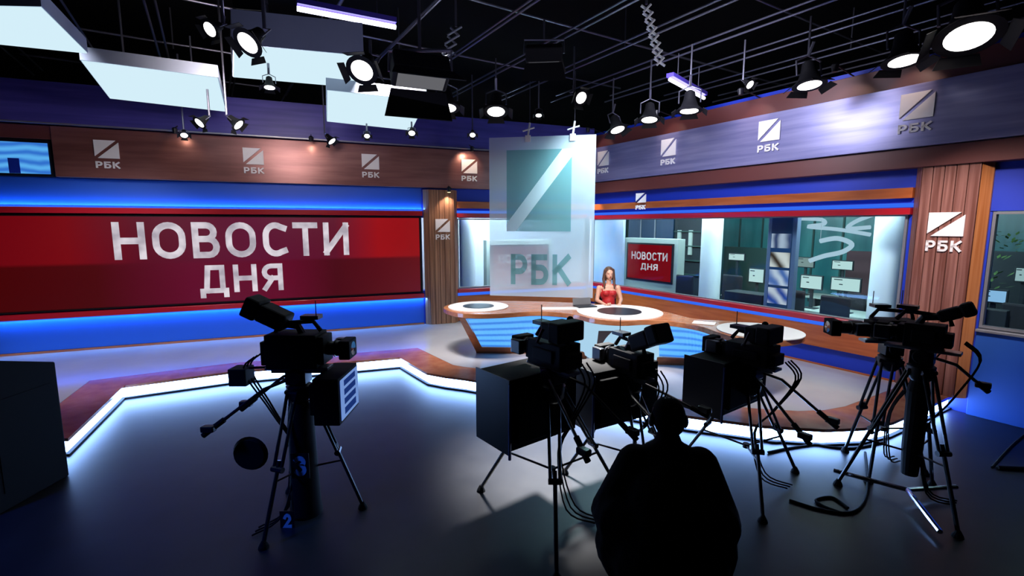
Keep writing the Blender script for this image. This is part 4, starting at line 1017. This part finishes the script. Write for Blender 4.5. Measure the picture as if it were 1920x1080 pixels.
mb = MB(); mb.ell((0,0,.62),(.168,.122,.13)); mb.cap((0,0,.66),(0,-.01,.84),.127,.117,16); mb.ell((0,0,.96),(.157,.113,.14))
for k in (-1,1): mb.ell((.06*k,-.08,.99),(.068,.056,.06)); mb.cap((.085*k,0,.60),(.10*k,-.34,.60),.10,.085); mb.cap((.10*k,.0,1.04),(.09*k,-.02,1.125),.045,.04)
blob('dress', mb, 'dress', pr, .011, 3)
mb = MB(); mb.ell((0,.015,1.375),(.088,.105,.09)); mb.ell((0,.05,1.30),(.088,.07,.12))
for k in (-1,1): mb.cap((.075*k,-.01,1.40),(.092*k,-.0,1.24),.026,.03); mb.cap((.092*k,0,1.24),(.09*k,-.06,1.08),.032,.018)
blob('hair', mb, 'hair', pr, .010, 3)
for k in (-1,1): MB().ell((.030*k,-.096,1.342),(.010,.006,.0055),8,6).build('eye', 'satin', pr)
MB().ell((0,-.105,1.273),(.018,.006,.006),8,6).build('lips', 'dress', pr)
ch = thing('presenter_chair', 'dark chair under the seated presenter behind the desk', 'chair', (x, y+.02, .2), math.radians(4))
MB().box(-.22,.22,-.2,.2,.42,.485).build('seat', 'chairblk', ch, .02)
MB().box(-.2,.2,.16,.21,.55,.95).build('backrest', 'chairblk', ch, .02)
MB().tube([(0,0,.04),(0,0,.42)], .03, 8).tube([(0,.18,.44),(0,.21,.6)], .02, 6).build('column', 'satin', ch)
MB().lathe([(.22,0),(.22,.02),(.04,.05)], 20).build('round_base', 'satin', ch)
# --- camera operator: standing with his back to us
y = 2.24; x = ray(1256,800).x/ray(1258,800).y*y
op = thing('person', 'dark-clothed camera operator seen from behind, standing between the tripods', 'person', (x, y, 0), math.radians(-6)); op.scale = (.94,.94,.94)
def arm(k):
    sh = Vector((.165*k,.02,1.30)); el = Vector((.30*k,.05,1.00)); h = Vector((.10*k,.36,1.08)); d = (h-el).normalized(); return sh, el, h-d*.09, h
mb = MB()
mb.ell((0,0,.95),(.17,.12,.12)); mb.cap((0,0,1.0),(0,0,1.22),.14,.15,16); mb.ell((0,.0,1.27),(.19,.12,.13)); mb.cap((0,.01,1.35),(0,.04,1.46),.06,.056,12)
head(mb, (0,.06,1.535), Vector((0,1,0)), 1.0)
for k in (-1,1):
    sh, el, w, h = arm(k); mb.cap(sh, el, .05, .042); mb.cap(el, w, .04, .028); hand(mb, w, (h-w) if (h-w).length > .01 else (0,1,0), -k)
    mb.cap((.10*k,0,.93),(.12*k,.02,.50),.085,.06); mb.cap((.12*k,.02,.50),(.13*k,-.01,.10),.055,.038); mb.cap((.13*k,-.03,.05),(.14*k,.15,.035),.04,.032)
blob('body', mb, 'skin_shaded', op, .010, 3)
mb = MB()
mb.ell((0,-.01,.80),(.35,.22,.26)); mb.cap((0,-.01,.84),(0,-.01,1.16),.33,.235,20); mb.ell((0,-.01,1.0),(.385,.22,.22)); mb.ell((0,-.01,.86),(.375,.22,.3)); mb.ell((0,-.01,1.24),(.225,.16,.13)); mb.ell((0,.01,1.35),(.15,.10,.085))
mb.cap((0,.0,1.38),(0,.03,1.43),.075,.068,16)
for k in (-1,1):
    sh, el, w, h = arm(k); mb.cap(sh, el, .10, .095); mb.cap(el, el.lerp(w, .92), .08, .05)
blob('jacket', mb, 'cloth', op, .013, 4)
mb = MB(); mb.ell((0,0,.88),(.20,.15,.12))
for k in (-1,1): mb.cap((.10*k,0,.88),(.12*k,.02,.50),.105,.085); mb.cap((.12*k,.02,.50),(.13*k,-.01,.11),.08,.065)
blob('trousers', mb, 'cloth', op, .014, 3)
mb = MB(); mb.ell((0,.045,1.575),(.084,.098,.082)); mb.ell((0,.01,1.53),(.078,.062,.075))
blob('hair', mb, 'cloth', op, .010, 3)
mb = MB()
for k in (-1,1): mb.cap((.13*k,-.04,.06),(.14*k,.17,.045),.055,.045); mb.box(.13*k-.045,.13*k+.05,-.09,.21,.0,.03)
blob('shoes', mb, 'cloth', op, .012, 2)
mb = MB().tube([Vector((.084*math.cos(a), .045, 1.545+.105*math.sin(a))) for a in [PI*i/14 for i in range(15)]], .007, 6)
for k in (-1,1): mb.ell((.088*k,.045,1.53),(.016,.032,.036),12,8)
mb.build('headset', 'satin', op, smooth=True)
